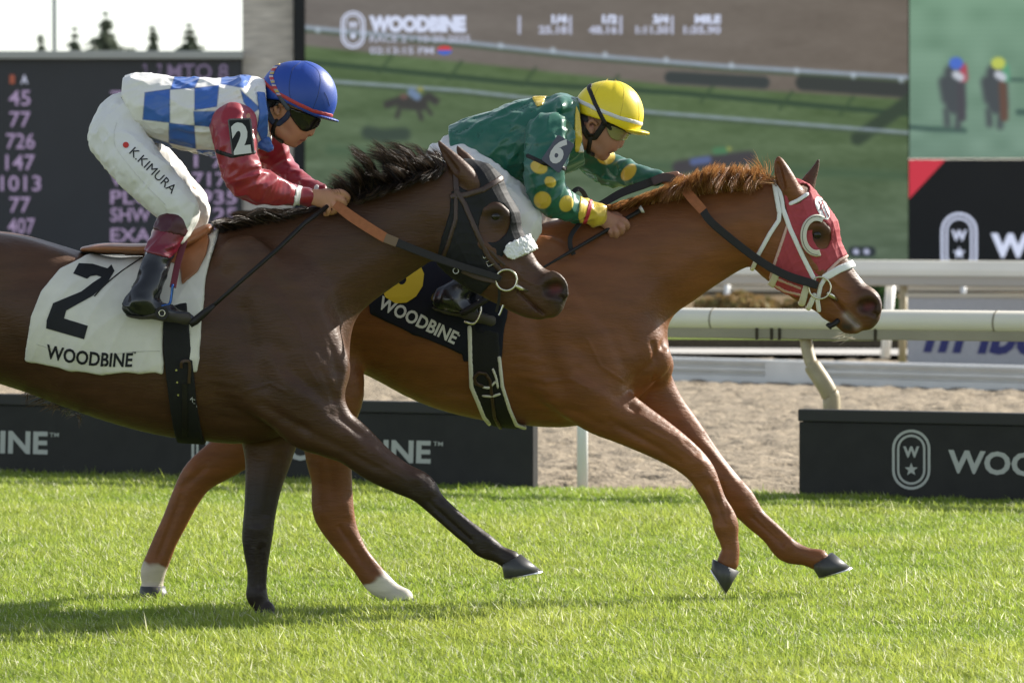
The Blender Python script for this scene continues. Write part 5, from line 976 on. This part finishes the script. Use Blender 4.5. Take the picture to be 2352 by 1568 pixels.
CL2 = (.008, [((20, 8, -16), .6, 1.), ((36, 10, 8), 1.1, .8), ((12, 30, -40), 2.0, .6)])
def fingers(G, rows, Y0, k=.004):
    for r in rows: G.add(limb(r, Y0, sub=3), k)

# ------------------------------------------------ jockey of the bay: blue cap, chequered silks
G = grid_for(195, 125, 815, 765, YA, .44, .0048)
G.add(limb([(285, 265, 40, .13), (330, 245, 52, .14), (440, 255, 62, .15), (540, 265, 58, .16), (585, 262, 40, .10)], YA, sub=3), .03); G.add(limb([(585, 262, 36, .07), (612, 262, 34, .062), (640, 262, 40, .062)], YA, sub=3), .03)
for s, (hp, kn, an, toe) in ((-1, ((275, 310, 45), (412, 482, 28), (330, 690, 18), (425, 728, 8))), (1, ((300, 310, 45), (440, 470, 28), (380, 690, 18), (470, 725, 8)))):
    G.add(limb([(*hp, .07, s * .12), ((hp[0] + kn[0]) / 2, (hp[1] + kn[1]) / 2, 40, .07, s * .18), (*kn, .05, s * .22), ((kn[0] + an[0]) / 2 + 4, (kn[1] + an[1]) / 2, 22, .04, s * .29), (an[0], an[1], 14, .026, s * .355), (toe[0] - 50, toe[1] - 12, 8, .02, s * .37), (toe[0] - 10, toe[1] - 2, 5, .012, s * .375)], YA, sub=3), .03)
G.add(limb([(545, 280, 36, .06, -.19), (550, 345, 27, .046, -.25), (572, 412, 24, .04, -.265), (632, 440, 19, .034, -.19), (700, 451, 14.5, .024, -.115), (722, 453, 19, .018, -.115), (748, 457, 22, .017, -.115), (764, 457, 19, .018, -.115)], YA, sub=4), .02)
fingers(G, [[(764, 443, 8.5, .0125, -.118), (784, 442, 8, .012, -.128), (798, 452, 7.4, .011, -.118), (796, 462, 7, .010, -.098)], [(768, 453, 8.5, .0125, -.120), (784, 459, 8, .012, -.135), (791, 468, 7.4, .011, -.122), (784, 475, 7, .01, -.10)], [(762, 463, 8.2, .0125, -.118), (769, 474, 7.6, .012, -.132), (770, 484, 7, .011, -.12), (762, 488, 6.5, .010, -.10)], [(750, 468, 7.4, .011, -.116), (754, 480, 6.6, .011, -.126), (753, 490, 6, .010, -.115), (747, 492, 5.6, .009, -.10)], [(728, 446, 8.5, .012, -.09), (752, 440, 8, .0115, -.07), (774, 444, 7, .010, -.066)]], YA)
G.add(limb([(560, 285, 34, .06, .19), (625, 340, 26, .045, .24), (652, 396, 23, .04, .25), (700, 432, 16, .032, .16), (738, 446, 13, .022, .075), (760, 450, 17, .017, .07)], YA, sub=4), .02)
fingers(G, [[(765, 444, 8, .012, .07), (786, 446, 7.5, .011, .075), (796, 456, 7, .01, .055)], [(766, 453, 8, .012, .075), (782, 462, 7.5, .011, .085), (786, 472, 7, .01, .06)], [(760, 460, 7.5, .011, .075), (768, 472, 7, .011, .085), (764, 482, 6.5, .01, .06)], [(748, 464, 7, .010, .07), (752, 477, 6.5, .01, .078), (748, 486, 6, .009, .06)], [(740, 444, 7.5, .011, .05), (764, 441, 7, .0105, .04)]], YA)
# head
G.add(limb([(660, 222, 66, .076), (690, 228, 64, .074)], YA, sub=2), .02); G.add(limb([(672, 258, 52, .070), (680, 284, 38, .062), (674, 306, 26, .048), (671, 324, 13, .026)], YA, sub=5), .012); G.add(limb([(640, 292, 22, .055), (662, 316, 17, .042)], YA, sub=3), .014)
G.add(limb([(712, 272, 18, .046), (702, 300, 13, .034), (692, 317, 9.5, .025)], YA, sub=4), .010); G.add(limb([(724, 280, 7, .0095), (718, 296, 7, .011), (713.5, 306, 7.6, .014)], YA, sub=4), .006); G.add(limb([(693, 316.5, 8.5, .020), (698, 319.5, 5, .016)], YA, sub=2), .003); G.add(limb([(684, 325.5, 8, .018), (688.5, 327.5, 4.6, .014)], YA, sub=2), .003); G.add(limb([(676, 330, 9, .018)] * 2, YA, sub=1), .008)
for s in (-1, 1):
    G.add(limb([(632, 257, 4, .008, s * .076), (632, 245, 4.5, .008, s * .082), (640, 238, 4.5, .008, s * .084), (649, 244, 4, .007, s * .080)], YA, sub=4), .005); G.add(limb([(638, 262, 5, .007, s * .076), (641, 252, 5, .006, s * .075)], YA, sub=2), .005); G.cut(limb([(706, 309.5, 2.2, .004, s * .010)] * 2, YA, sub=1), .003)
def skinA(V):
    U = PX(V); c = np.tile(rgb(.46, .225, .135), (len(V), 1)) * (.9 + .2 * noise_np(V, 12, 2))[:, None]
    c = paint(c, .55 * np.exp(-(d_path(U, [(699, 321), (692, 324), (686, 328)]) / 3.6) ** 2), (.30, .075, .06)); c = paint(c, .8 * np.exp(-(d_path(U, [(704, 322.5), (690, 322.5)]) / 1.5) ** 2), (.07, .02, .02)); c = paint(c, .3 * np.exp(-(d_path(U, [(690, 300), (700, 305)]) / 14) ** 2), (.52, .20, .13))
    c = paint(c, .6 * np.exp(-(d_path(U, [(642, 250), (642, 256)]) / 5) ** 2) * (np.abs(V[:, 1] - YA) > .06), (.24, .09, .055)); c = paint(c, (U[:, 0] < 640) * (U[:, 1] < 244) * 1., (.014, .011, .010)); return c
jA = body(G, 'person', m_skin, None, 1, None, skinA); tag(jA, 'jockey in blue helmet, blue and white chequered silks and red sleeves, crouching on the bay', 'jockey', 'jockeys'); FA_ = G
bjA = bvh_of(jA)
wear('hair', FA_, YA, .006, .01, [('poly', [(606, 222), (650, 226), (648, 240), (636, 236), (626, 250), (616, 246)])], m_black_hair, jA)
# breeches
P = grid_for(195, 175, 500, 560, YA, .36, .0065)
P.add(limb([(266, 312, 60, .15), (285, 268, 52, .145), (330, 252, 46, .13)], YA, sub=3), .04)
for s, pts in ((-1, [(268, 318, 60, .10, -.10), (318, 382, 58, .10, -.17), (362, 428, 52, .085, -.205), (400, 470, 45, .075, -.23), (414, 486, 40, .068, -.235), (404, 520, 33, .055, -.25), (396, 540, 29, .05, -.255)]), (1, [(285, 318, 58, .10, .10), (345, 378, 54, .09, .17), (395, 430, 47, .08, .205), (435, 474, 43, .07, .23), (440, 500, 36, .06, .24), (430, 540, 29, .05, .25)])): P.add(limb(pts, YA, sub=4), .025)
fold(P, .013, FP); pA = body(P, 'breeches', m_breech, jA, 1); bpA = bvh_of(pA); sp_ = surf(bpA, .003, YA - .3)
line_text('K.KIMURA', 296, 352, 394, 446, 22, sp_, m_ink, pA, bold=.0, sub=4); lay('flag_disc', poly2d([el(289, 333, 7, 7, 0, 6.2)]), idn, sp_, mat('print_red', (.50, .03, .02), .6), pA, sub=6)
seam('side_seam', bpA, [(268, 282), (262, 310), (270, 345), (330, 420), (380, 470)], .0012, m_bandw, pA, YA)
# boots
def boots(near, Y0, person, cuffs, sole=None, h=.006):
    for s in (-1, 1):
        pts = [(u, v, r, r / 560 * 1.02, s * dy) for u, v, r, dy in near]; us = [p[0] for p in pts]; vs = [p[1] for p in pts]; B = Grid(W(min(us) - 60, max(vs) + 60, Y0) + [0, (-.5 if s < 0 else .1), 0], W(max(us) + 60, min(vs) - 60, Y0) + [0, (-.1 if s < 0 else .5), 0], h)
        n = 4 if len(pts) > 6 else 3; B.add(limb(pts[:n], Y0, sub=4), .02); B.add(limb(pts[n:], Y0, sub=4), .025); fold(B, .011, FBT); V, F = surfnet(B.F, B.lo, B.h); V = smooth(V, F, 1)
        bo = mesh_np('boot', V, F, m_boot, person); (wear('boot_cuff', B, Y0, .006, .012, [('poly', cuffs)], m_cuff, bo, 1), wear('boot_top_band', B, Y0, .0085, .012, [('poly', [(340, 470), (450, 490), (440, 545), (352, 524)])], mat('boot_band', (.055, .005, .012), .4), bo, 1)) if cuffs else None
        if sole: wear('sole', B, Y0, .005, .02, [('poly', sole)], m_sole, bo)
boots([(396, 520, 34, .255), (368, 580, 31, .29), (348, 640, 31, .335), (326, 690, 32, .37), (304, 702, 22, .37), (345, 708, 20, .37), (390, 718, 17, .37), (424, 728, 12, .375), (440, 733, 7.5, .375)], YA, jA, [(340, 470), (450, 490), (440, 560), (402, 592), (334, 574)], [(280, 716), (345, 722), (380, 712), (452, 716), (460, 750), (280, 742)])
# jersey
J = grid_for(270, 150, 660, 400, YA, .30, .0042)
J.add(limb([(312, 238, 62, .155), (345, 246, 70, .165), (400, 256, 78, .175), (470, 266, 86, .185), (530, 270, 89, .185), (572, 262, 78, .16), (598, 262, 56, .10)], YA, sub=4), .03); J.add(limb([(300, 205, 26, .13), (330, 194, 22, .13), (370, 196, 18, .12)], YA, sub=3), .02); J.add(limb([(560, 215, 34, .17), (605, 225, 36, .10)], YA, sub=3), .03)
fold(J, .011, FJ); V, F = shell(J, YA, 0., .012, [('poly', [(287, 130), (604, 130), (612, 190), (616, 240), (621, 300), (625, 335), (600, 420), (300, 420), (322, 318), (300, 250), (284, 225)])]); CH8 = [[(333, 213), (390, 205), (390, 282), (328, 275)], [(403, 170), (462, 170), (447, 202), (391, 206)], [(447, 203), (503, 196), (498, 245), (447, 253)], [(510, 170), (580, 170), (563, 203), (507, 193)], [(445, 256), (500, 256), (500, 293), (447, 288)], [(388, 283), (446, 289), (450, 342), (388, 328)], [(343, 315), (387, 329), (402, 345), (352, 345)], [(451, 343), (513, 348), (524, 385), (467, 385)], [(553, 208), (597, 248), (580, 262), (560, 235)]]
U = PX(V); cc = np.tile(rgb(.72, .70, .66), (len(V), 1))
for c in CH8: sd = sd_poly(U, c); cc = paint(cc, 1 - sstep(sd, -1.2, 1.2), (.035, .12, .42)); cc = paint(cc, np.exp(-(sd / 1.3) ** 2) * .6, (.02, .05, .2))
V = smooth(V, F, 1); jeA = mesh_np('jersey', V, F, m_print_silk, jA, True, cc)
wear('collar', J, YA, .006, .012, [('poly', [(594, 212), (612, 214), (620, 262), (618, 310), (606, 332), (594, 300), (600, 262)])], m_sblue, jeA)
for s, pts in ((-1, [(536, 288, 50, .085, -.185), (542, 335, 45, .075, -.245), (552, 385, 44, .07, -.265), (578, 420, 42, .062, -.255), (632, 438, 31, .05, -.195), (680, 449, 21, .035, -.13), (706, 451, 18.5, .031, -.113)]), (1, [(575, 285, 48, .085, .185), (618, 338, 40, .07, .235), (645, 388, 35, .06, .25), (694, 428, 24, .045, .16), (738, 443, 15, .03, .08)])):
    us = [p[0] for p in pts]; K = Grid(W(min(us) - 70, 500, YA) + [0, -.36 if s < 0 else 0, 0], W(max(us) + 30, 215, YA) + [0, 0 if s < 0 else .36, 0], .0055); K.add(limb(pts, YA, sub=5), .01); fold(K, .013, FS); V, F = surfnet(K.F, K.lo, K.h); sl_ = mesh_np('sleeve', smooth(V, F, 1), F, m_sred, jA)
    if s < 0: bsA = bvh_of(sl_)
    wear('wrist_band', K, YA, .004, .01, [('path', [(692, 426), (684, 476)] if s < 0 else [(726, 430), (722, 456)], 6.5)], m_bandw, sl_)
    if s < 0: wear('arm_strap', K, YA, .004, .012, [('path', [(508, 350), (545, 362), (592, 352)], 5)], m_blk, sl_)
def front_y(bv, pts, Y0):
    c = np.mean(pts, 0); ys = []
    for p in pts:
        for k in (0, .35, .7, .92):
            q = c + (np.array(p) - c) * k; h = bv.ray_cast(Vector(C0), Vector(ray(*q)).normalized(), 80)
            if h[0] is not None: ys.append(h[0].y)
    return min(ys) if ys else Y0 - .3
PA_ = [(523, 276), (527, 273), (573, 271), (577, 274), (585, 349), (582, 352), (536, 357), (532, 354)]; yp = front_y(bsA, PA_, YA) - .002
pl_ = plate('number_plate', PA_, yp - .006, .006, m_plate, jA); plate('plate_rim', [(526, 277), (573, 274.5), (581.5, 348), (535, 353)], yp - .0072, .002, m_ink, pl_)
line_text('2', 537, 351, 577, 346, 66, lambda u, v: W(u, v, yp - .0085), m_ink_w, pl_, 'number', bold=.06)
# cap
HC = grid_for(585, 120, 785, 300, YA, .17, .0045); HC.add(limb([(676, 222, 80, .118), (690, 224, 83, .120)], YA, sub=2), .02)
LOW = [(585, 110), (795, 110), (795, 268), (768, 271), (734, 272), (710, 263), (671, 243), (645, 232), (617, 229), (596, 216)]
he = wear('helmet', HC, YA, .003, .014, [('poly', LOW)], m_hblue, jA, 2); bhe = bvh_of(he)
wear('helmet_band', HC, YA, .0055, .010, [('path', [(604, 184), (612, 194), (640, 216), (680, 237), (720, 256), (768, 268)], 4.6)], m_bandr, he)
GBm = grid_for(700, 240, 790, 300, YA, .14, .004); GBm.add(limb([(722, 264, 5, .098), (745, 270, 4.6, .090), (763, 275, 4, .07), (776, 278.5, 2.6, .035)], YA, sub=4), .008); body(GBm, 'visor', m_hblue, he, 1)
for pa in ([(700, 142), (728, 160), (736, 185), (730, 220), (718, 252)], [(690, 143), (672, 160), (664, 200), (668, 232)], [(745, 212), (752, 226), (757, 244)]): seam('seam', bhe, pa, .0009, m_navy, he, YA, .0003)
rib_cols = [(.4, .03, .04), (.55, .5, .48), (.05, .08, .3), (.5, .35, .05), (.3, .32, .36), (.45, .04, .05)]
wear('goggle_strap', HC, YA, .0068, .010, [('path', [(652, 128), (630, 158), (624, 176), (634, 204), (648, 228), (664, 252)], 5)], mat('strap_printed', rough=.6, vcol='Col'), he, 1, None, (None, None), lambda V: np.array([rib_cols[int(z * 160) % 6] if z * 1 > W(0, 222, YA)[2] else (.05, .06, .075) for z in V[:, 2]]))
wear('goggles', FA_, YA, .0085, .014, [('poly', [(664, 246), (700, 258), (742, 276), (736, 288), (724, 296), (705, 304), (692, 300), (678, 283), (668, 268)])], m_lens, jA, 2)
for yy in ((None, 0), (0, None)): wear('ear_harness', FA_, YA, .007, .012, [('path', [(612, 236), (618, 262), (628, 282), (642, 285), (658, 272), (668, 258)], 6.5)], m_navy, he, 1, None, yy)
wear('chin_strap', FA_, YA, .008, .012, [('path', [(637, 278), (628, 298), (627, 314), (634, 322), (648, 326)], 5)], m_blk, he)
GK = grid_for(585, 300, 640, 360, YA, .2, .005)
for q in ((600, 332, 12), (612, 338, 11), (606, 322, 10), (620, 336, 8), (615, 322, 8)): GK.add(limb([(*q, .016, -.085), (q[0] + 4, q[1] + 5, q[2] * .7, .012, -.09)], YA, sub=2), .004)
body(GK, 'neck_scarf', m_sblue, jA, 1)
b = MB(); b.tube([W(752, 474, YA - .128), W(700, 512, YA - .20), W(640, 570, YA - .30), (W(560, 640, YA - .335)), W(490, 702, YA - .38)], [.010, .0095, .009, .0085, .008], 8); wh = b.build('riding_whip', m_blk, None, smooth=True); tag(wh, 'black whip slanting down the bay’s shoulder from the blue-capped jockey’s hand', 'whip', 'jockeys’ whips')
b = MB(); b.tube([W(492, 700, YA - .38), W(470, 718, YA - .382), W(448, 737, YA - .386), W(436, 746, YA - .388)], [.009, .015, .017, .013], 8); b.build('flap', m_blk, wh, smooth=True)

# ------------------------------------------------ jockey of the chestnut: yellow cap, green silks
G = grid_for(955, 165, 1610, 790, YB, .44, .0048)
G.add(limb([(1050, 370, 42, .13), (1090, 345, 54, .14), (1150, 345, 64, .15), (1220, 325, 68, .16), (1285, 305, 58, .15), (1315, 300, 40, .10)], YB, sub=3), .03); G.add(limb([(1310, 300, 34, .07), (1338, 308, 34, .06), (1360, 300, 40, .06)], YB, sub=3), .03)
for s, (hp, kn, an, toe) in ((-1, ((1055, 385, 45), (1200, 508, 28), (1040, 665, 18), (1120, 728, 8))), (1, ((1075, 385, 45), (1235, 500, 28), (1090, 665, 18), (1170, 725, 8)))):
    G.add(limb([(*hp, .07, s * .12), ((hp[0] + kn[0]) / 2, (hp[1] + kn[1]) / 2 + 4, 40, .07, s * .18), (*kn, .05, s * .22), ((kn[0] + an[0]) / 2 + 4, (kn[1] + an[1]) / 2, 22, .04, s * .29), (an[0], an[1], 14, .026, s * .355), (toe[0] - 50, toe[1] - 24, 8, .02, s * .37), (toe[0] - 12, toe[1] - 4, 5, .012, s * .375)], YB, sub=3), .03)
G.add(limb([(1268, 318, 38, .06, -.19), (1250, 375, 28, .046, -.25), (1250, 432, 26, .04, -.265), (1300, 472, 20, .034, -.20), (1362, 490, 15, .025, -.135), (1384, 500, 19, .019, -.13), (1404, 510, 21, .018, -.13), (1418, 514, 18, .018, -.13)], YB, sub=4), .02)
fingers(G, [[(1420, 502, 8.5, .0125, -.13), (1434, 508, 8, .012, -.145), (1441, 519, 7.4, .011, -.135), (1434, 527, 7, .01, -.115)], [(1417, 512, 8.5, .0125, -.135), (1428, 522, 8, .012, -.15), (1428, 533, 7.4, .011, -.138), (1420, 537, 7, .01, -.115)], [(1408, 520, 8.2, .0125, -.132), (1415, 532, 7.6, .012, -.146), (1415, 542, 7, .011, -.135), (1408, 545, 6.5, .01, -.115)], [(1396, 524, 7.4, .011, -.13), (1403, 534, 6.6, .011, -.14), (1404, 541, 6, .01, -.13), (1398, 543, 5.6, .009, -.115)], [(1390, 492, 8.5, .012, -.105), (1412, 492, 8, .0115, -.085), (1432, 502, 7, .010, -.08)]], YB)
G.add(limb([(1290, 315, 36, .06, .19), (1345, 350, 27, .045, .24), (1405, 392, 24, .04, .25), (1465, 404, 17, .032, .15), (1520, 410, 13, .022, .06), (1545, 412, 17, .018, .045)], YB, sub=4), .02)
fingers(G, [[(1550, 405, 8, .012, .03), (1568, 408, 7.5, .011, .01), (1574, 418, 7, .01, -.01)], [(1551, 412, 8, .012, .05), (1568, 418, 7.5, .011, .04), (1572, 428, 7, .01, .02)], [(1546, 420, 7.5, .011, .055), (1558, 428, 7, .011, .055), (1560, 437, 6.5, .01, .035)], [(1538, 424, 7, .010, .06), (1546, 433, 6.5, .01, .06), (1546, 441, 6, .009, .04)], [(1530, 404, 7.5, .011, .03), (1554, 400, 7, .0105, .015)]], YB)
G.add(limb([(1378, 262, 62, .076), (1400, 266, 60, .074)], YB, sub=2), .02); G.add(limb([(1384, 296, 50, .068), (1390, 318, 36, .058), (1384, 340, 24, .044), (1385, 356, 12, .026)], YB, sub=5), .012); G.add(limb([(1356, 328, 20, .054), (1376, 350, 15, .04)], YB, sub=3), .014)
G.add(limb([(1420, 306, 16, .044), (1412, 332, 12, .033), (1404, 346, 8.5, .024)], YB, sub=4), .010); G.add(limb([(1431, 312, 6.5, .0095), (1428, 324, 7, .011), (1423.5, 333, 7.6, .014)], YB, sub=4), .006); G.add(limb([(1404, 343, 8, .020), (1410, 345.5, 4.6, .016)], YB, sub=2), .003); G.add(limb([(1391, 359, 7, .018), (1394, 358, 4.6, .014)], YB, sub=2), .003); G.add(limb([(1386, 361, 8.5, .018)] * 2, YB, sub=1), .008)
G.cut(limb([(1402, 353, 2.6, .018), (1412, 351, 2.6, .02)], YB, sub=1), .003)
for s in (-1, 1):
    G.add(limb([(1350, 298, 4.5, .008, s * .076), (1350, 284, 5, .008, s * .082), (1360, 277, 5, .008, s * .084), (1370, 285, 4.5, .007, s * .080)], YB, sub=4), .005); G.add(limb([(1357, 303, 6, .007, s * .076), (1361, 292, 6, .006, s * .075)], YB, sub=2), .005); G.cut(limb([(1416, 336, 2.2, .004, s * .010)] * 2, YB, sub=1), .003)
def skinB(V):
    U = PX(V); c = np.tile(rgb(.36, .175, .115), (len(V), 1)) * (.88 + .24 * noise_np(V, 12, 5))[:, None]
    c = paint(c, .45 * np.exp(-(d_path(U, [(1408, 346), (1396, 357)]) / 4) ** 2), (.26, .07, .06)); c = paint(c, .85 * np.exp(-(d_path(U, [(1411, 351), (1399, 352)]) / 2.2) ** 2), (.06, .018, .018)); c = paint(c, .3 * np.exp(-(d_path(U, [(1380, 345), (1392, 362)]) / 14) ** 2), (.20, .12, .09))
    c = paint(c, .5 * np.exp(-(d_path(U, [(1361, 290), (1361, 297)]) / 6) ** 2) * (np.abs(V[:, 1] - YB) > .06), (.22, .08, .06)); return paint(c, (U[:, 0] < 1352) * (U[:, 1] < 282) * 1., (.02, .016, .014))
jB = body(G, 'person', m_skin, None, 1, None, skinB); tag(jB, 'jockey in yellow helmet and green silks with yellow-dotted sleeves, crouching on the chestnut', 'jockey', 'jockeys'); FB_ = G
P = grid_for(955, 290, 1300, 610, YB, .36, .007)
P.add(limb([(1040, 378, 62, .15), (1070, 350, 44, .125), (1110, 340, 44, .12)], YB, sub=3), .04)
for s, pts in ((-1, [(1050, 390, 62, .10, -.10), (1110, 430, 60, .10, -.17), (1160, 470, 54, .085, -.205), (1196, 502, 46, .075, -.235), (1198, 530, 38, .062, -.245), (1165, 570, 32, .052, -.27)]), (1, [(1070, 390, 58, .10, .10), (1140, 430, 52, .09, .17), (1195, 470, 46, .08, .205), (1240, 505, 38, .07, .23), (1230, 535, 34, .06, .24), (1200, 575, 29, .05, .26)])): P.add(limb(pts, YB, sub=4), .025)
fold(P, .018, FP); body(P, 'breeches', m_breech, jB, 1)
boots([(1168, 560, 33, .265), (1120, 610, 30, .30), (1068, 655, 29, .34), (1030, 682, 30, .37), (1010, 690, 20, .37), (1050, 702, 19, .37), (1090, 718, 16, .37), (1118, 730, 11, .375), (1128, 736, 7.5, .375)], YB, jB, None, [(990, 700), (1050, 716), (1085, 712), (1140, 722), (1140, 752), (990, 724)])
J = grid_for(1015, 200, 1375, 470, YB, .30, .006)
J.add(limb([(1068, 352, 70, .155), (1100, 350, 82, .165), (1150, 346, 92, .175), (1220, 326, 96, .185), (1275, 312, 88, .185), (1312, 304, 66, .14), (1328, 300, 50, .10)], YB, sub=4), .03); J.add(limb([(1290, 250, 30, .17), (1326, 256, 28, .10)], YB, sub=3), .03)
fold(J, .012, FJ); V, F = shell(J, YB, 0., .012, [('poly', [(1036, 200), (1322, 200), (1330, 240), (1334, 290), (1340, 345), (1345, 385), (1300, 420), (1210, 432), (1160, 438), (1100, 440), (1036, 400), (1030, 300)])]); V = smooth(V, F, 1); jeB = mesh_np('jersey', V, F, m_green, jB)
wear('collar', J, YB, .006, .012, [('poly', [(1321, 240), (1331, 262), (1337, 320), (1330, 350), (1320, 352), (1318, 300)])], m_yel, jeB); wear('collar_lining', J, YB, .004, .012, [('poly', [(1332, 318), (1342, 352), (1326, 352)])], m_bandw, jeB); wear('back_patch', J, YB, .004, .006, [('poly', [(1215, 215), (1258, 215), (1246, 244), (1232, 248)])], m_yel, jeB)
for s, pts, dots in ((-1, [(1262, 318, 56, .085, -.185), (1254, 362, 47, .075, -.245), (1249, 410, 43, .07, -.265), (1264, 450, 40, .062, -.255), (1300, 474, 31, .05, -.205), (1340, 486, 25, .036, -.15), (1370, 494, 23, .032, -.13)], [('ell', 1238, 384, 20, 15, 20), ('ell', 1264, 418, 14, 12, 40), ('ell', 1246, 460, 20, 20, 0), ('ell', 1301, 468, 16, 19, 20)]), (1, [(1305, 318, 52, .085, .185), (1350, 352, 38, .07, .235), (1402, 390, 35, .06, .25), (1460, 402, 25, .045, .155), (1508, 410, 16, .03, .07)], [('ell', 1392, 360, 21, 18, 0), ('ell', 1444, 396, 14, 22, 40)])):
    us = [p[0] for p in pts]; K = Grid(W(min(us) - 70, 560, YB) + [0, -.36 if s < 0 else 0, 0], W(max(us) + 40, 245, YB) + [0, 0 if s < 0 else .36, 0], .0042); K.add(limb(pts, YB, sub=5), .01); fold(K, .013, FS); V, F = surfnet(K.F, K.lo, K.h); U = PX(V); cc = np.tile(rgb(.006, .108, .066), (len(V), 1))
    for q in dots: ang = rad(q[5]); du, dv = U[:, 0] - q[1], U[:, 1] - q[2]; k0 = np.hypot((du * math.cos(ang) + dv * math.sin(ang)) / q[3], (-du * math.sin(ang) + dv * math.cos(ang)) / q[4]); cc = paint(cc, 1 - sstep((k0 - 1) * min(q[3], q[4]), -1.2, 1.2), (.60, .43, .045))
    sl_ = mesh_np('sleeve', smooth(V, F, 1), F, m_print_silk, jB, True, cc)
    if s < 0: bsB = bvh_of(sl_)
    if s < 0:
        wear('cuff', K, YB, .003, .006, [('poly', [(1332, 440), (1326, 500), (1340, 540), (1400, 540), (1390, 450)])], m_yel, sl_)
        wear('wrist_band', K, YB, .0055, .010, [('path', [(1356, 462), (1350, 488), (1340, 518)], 5)], mat('band_crimson', (.45, .03, .05), .6), sl_); wear('arm_strap', K, YB, .004, .012, [('path', [(1212, 360), (1250, 378), (1300, 390)], 5)], m_blk, sl_)
PB_ = [(1280, 311), (1284, 310), (1318, 331), (1319, 335), (1286, 396), (1282, 397), (1245, 369), (1244, 365)]; yp = front_y(bsB, PB_, YB) - .002; pl_ = plate('number_plate', PB_, yp - .006, .006, mat('plate_navy', (.022, .032, .075), .35, .5, coat=.3), jB)
line_text('6', 1257, 364, 1285, 378, 58, lambda u, v: W(u, v, yp - .0085), m_ink_w, pl_, 'number', bold=.04)
HC = grid_for(1305, 165, 1500, 330, YB, .17, .0045); HC.add(limb([(1390, 260, 72, .118), (1401, 262, 76, .120)], YB, sub=2), .02)
he = wear('helmet', HC, YB, .003, .014, [('poly', [(1300, 160), (1500, 160), (1500, 300), (1470, 306), (1450, 308), (1420, 293), (1391, 280), (1370, 274), (1345, 266), (1316, 255)])], m_hyel, jB, 2); bhe = bvh_of(he)
wear('helmet_band', HC, YB, .0055, .010, [('path', [(1316, 218), (1328, 232), (1366, 251), (1420, 272), (1478, 287)], 5)], m_bandw, he)
GBm = grid_for(1420, 270, 1500, 335, YB, .14, .004); GBm.add(limb([(1440, 299, 6, .098), (1458, 303, 6.5, .090), (1475, 305, 6, .07), (1488, 307, 4, .035)], YB, sub=4), .008); body(GBm, 'visor', m_hyel, he, 1)
for pa in ([(1412, 182), (1432, 200), (1432, 230), (1424, 268)], [(1396, 182), (1372, 205), (1360, 238)], [(1440, 196), (1462, 225), (1468, 260), (1466, 282)]): seam('seam', bhe, pa, .0009, mat('seam_ochre', (.5, .38, .02), .6) if 'seam_ochre' not in MATS else MATS['seam_ochre'], he, YB, .0003)
wear('goggle_strap', HC, YB, .0075, .010, [('path', [(1358, 178), (1352, 204), (1366, 240), (1384, 276), (1388, 284)], 5)], m_blk, he)
wear('goggles', FB_, YB, .0085, .014, [('poly', [(1390, 286), (1410, 290), (1446, 304), (1448, 312), (1438, 322), (1416, 325), (1402, 318), (1394, 304)])], m_lens2, jB, 2); wear('goggle_frame', FB_, YB, .0095, .010, [('path', [(1386, 282), (1396, 290), (1402, 298)], 5), ('path', [(1400, 284), (1425, 294), (1450, 308)], 4)], m_blk, jB, 1)
for yy in ((None, 0), (0, None)): wear('ear_harness', FB_, YB, .007, .012, [('path', [(1326, 266), (1338, 296), (1352, 316), (1366, 316), (1382, 294), (1388, 282)], 7)], m_blk, he, 1, None, yy)
wear('chin_strap', FB_, YB, .008, .012, [('path', [(1356, 318), (1352, 340), (1350, 352), (1362, 356)], 5)], m_blk, he)
b = MB(); b.tube([W(1471, 483, YB - .115), W(1430, 507, YB - .118), W(1380, 537, YB - .15), W(1300, 584, YB - .27), W(1262, 606, YB - .33), W(1180, 653, YB - .36), W(1130, 680, YB - .40)], [.0105, .009, .0085, .0075, .005, .005, .005], 10); wh = b.build('riding_whip', m_blk, None, smooth=True); tag(wh, 'black whip with flared end held by the jockey in green, behind the bay’s muzzle', 'whip', 'jockeys’ whips')
b = MB(); b.tube([W(1470, 483.5, YB - .115), W(1476, 480, YB - .114)], [.011, .019], 12); b.build('butt_cap', m_ink_w, wh, smooth=True); b = MB(); b.tube([W(1134, 678, YB - .40), W(1110, 692, YB - .405), W(1075, 712, YB - .41), W(1058, 722, YB - .412)], [.008, .014, .015, .012], 8); b.build('flap', m_blk, wh, smooth=True)
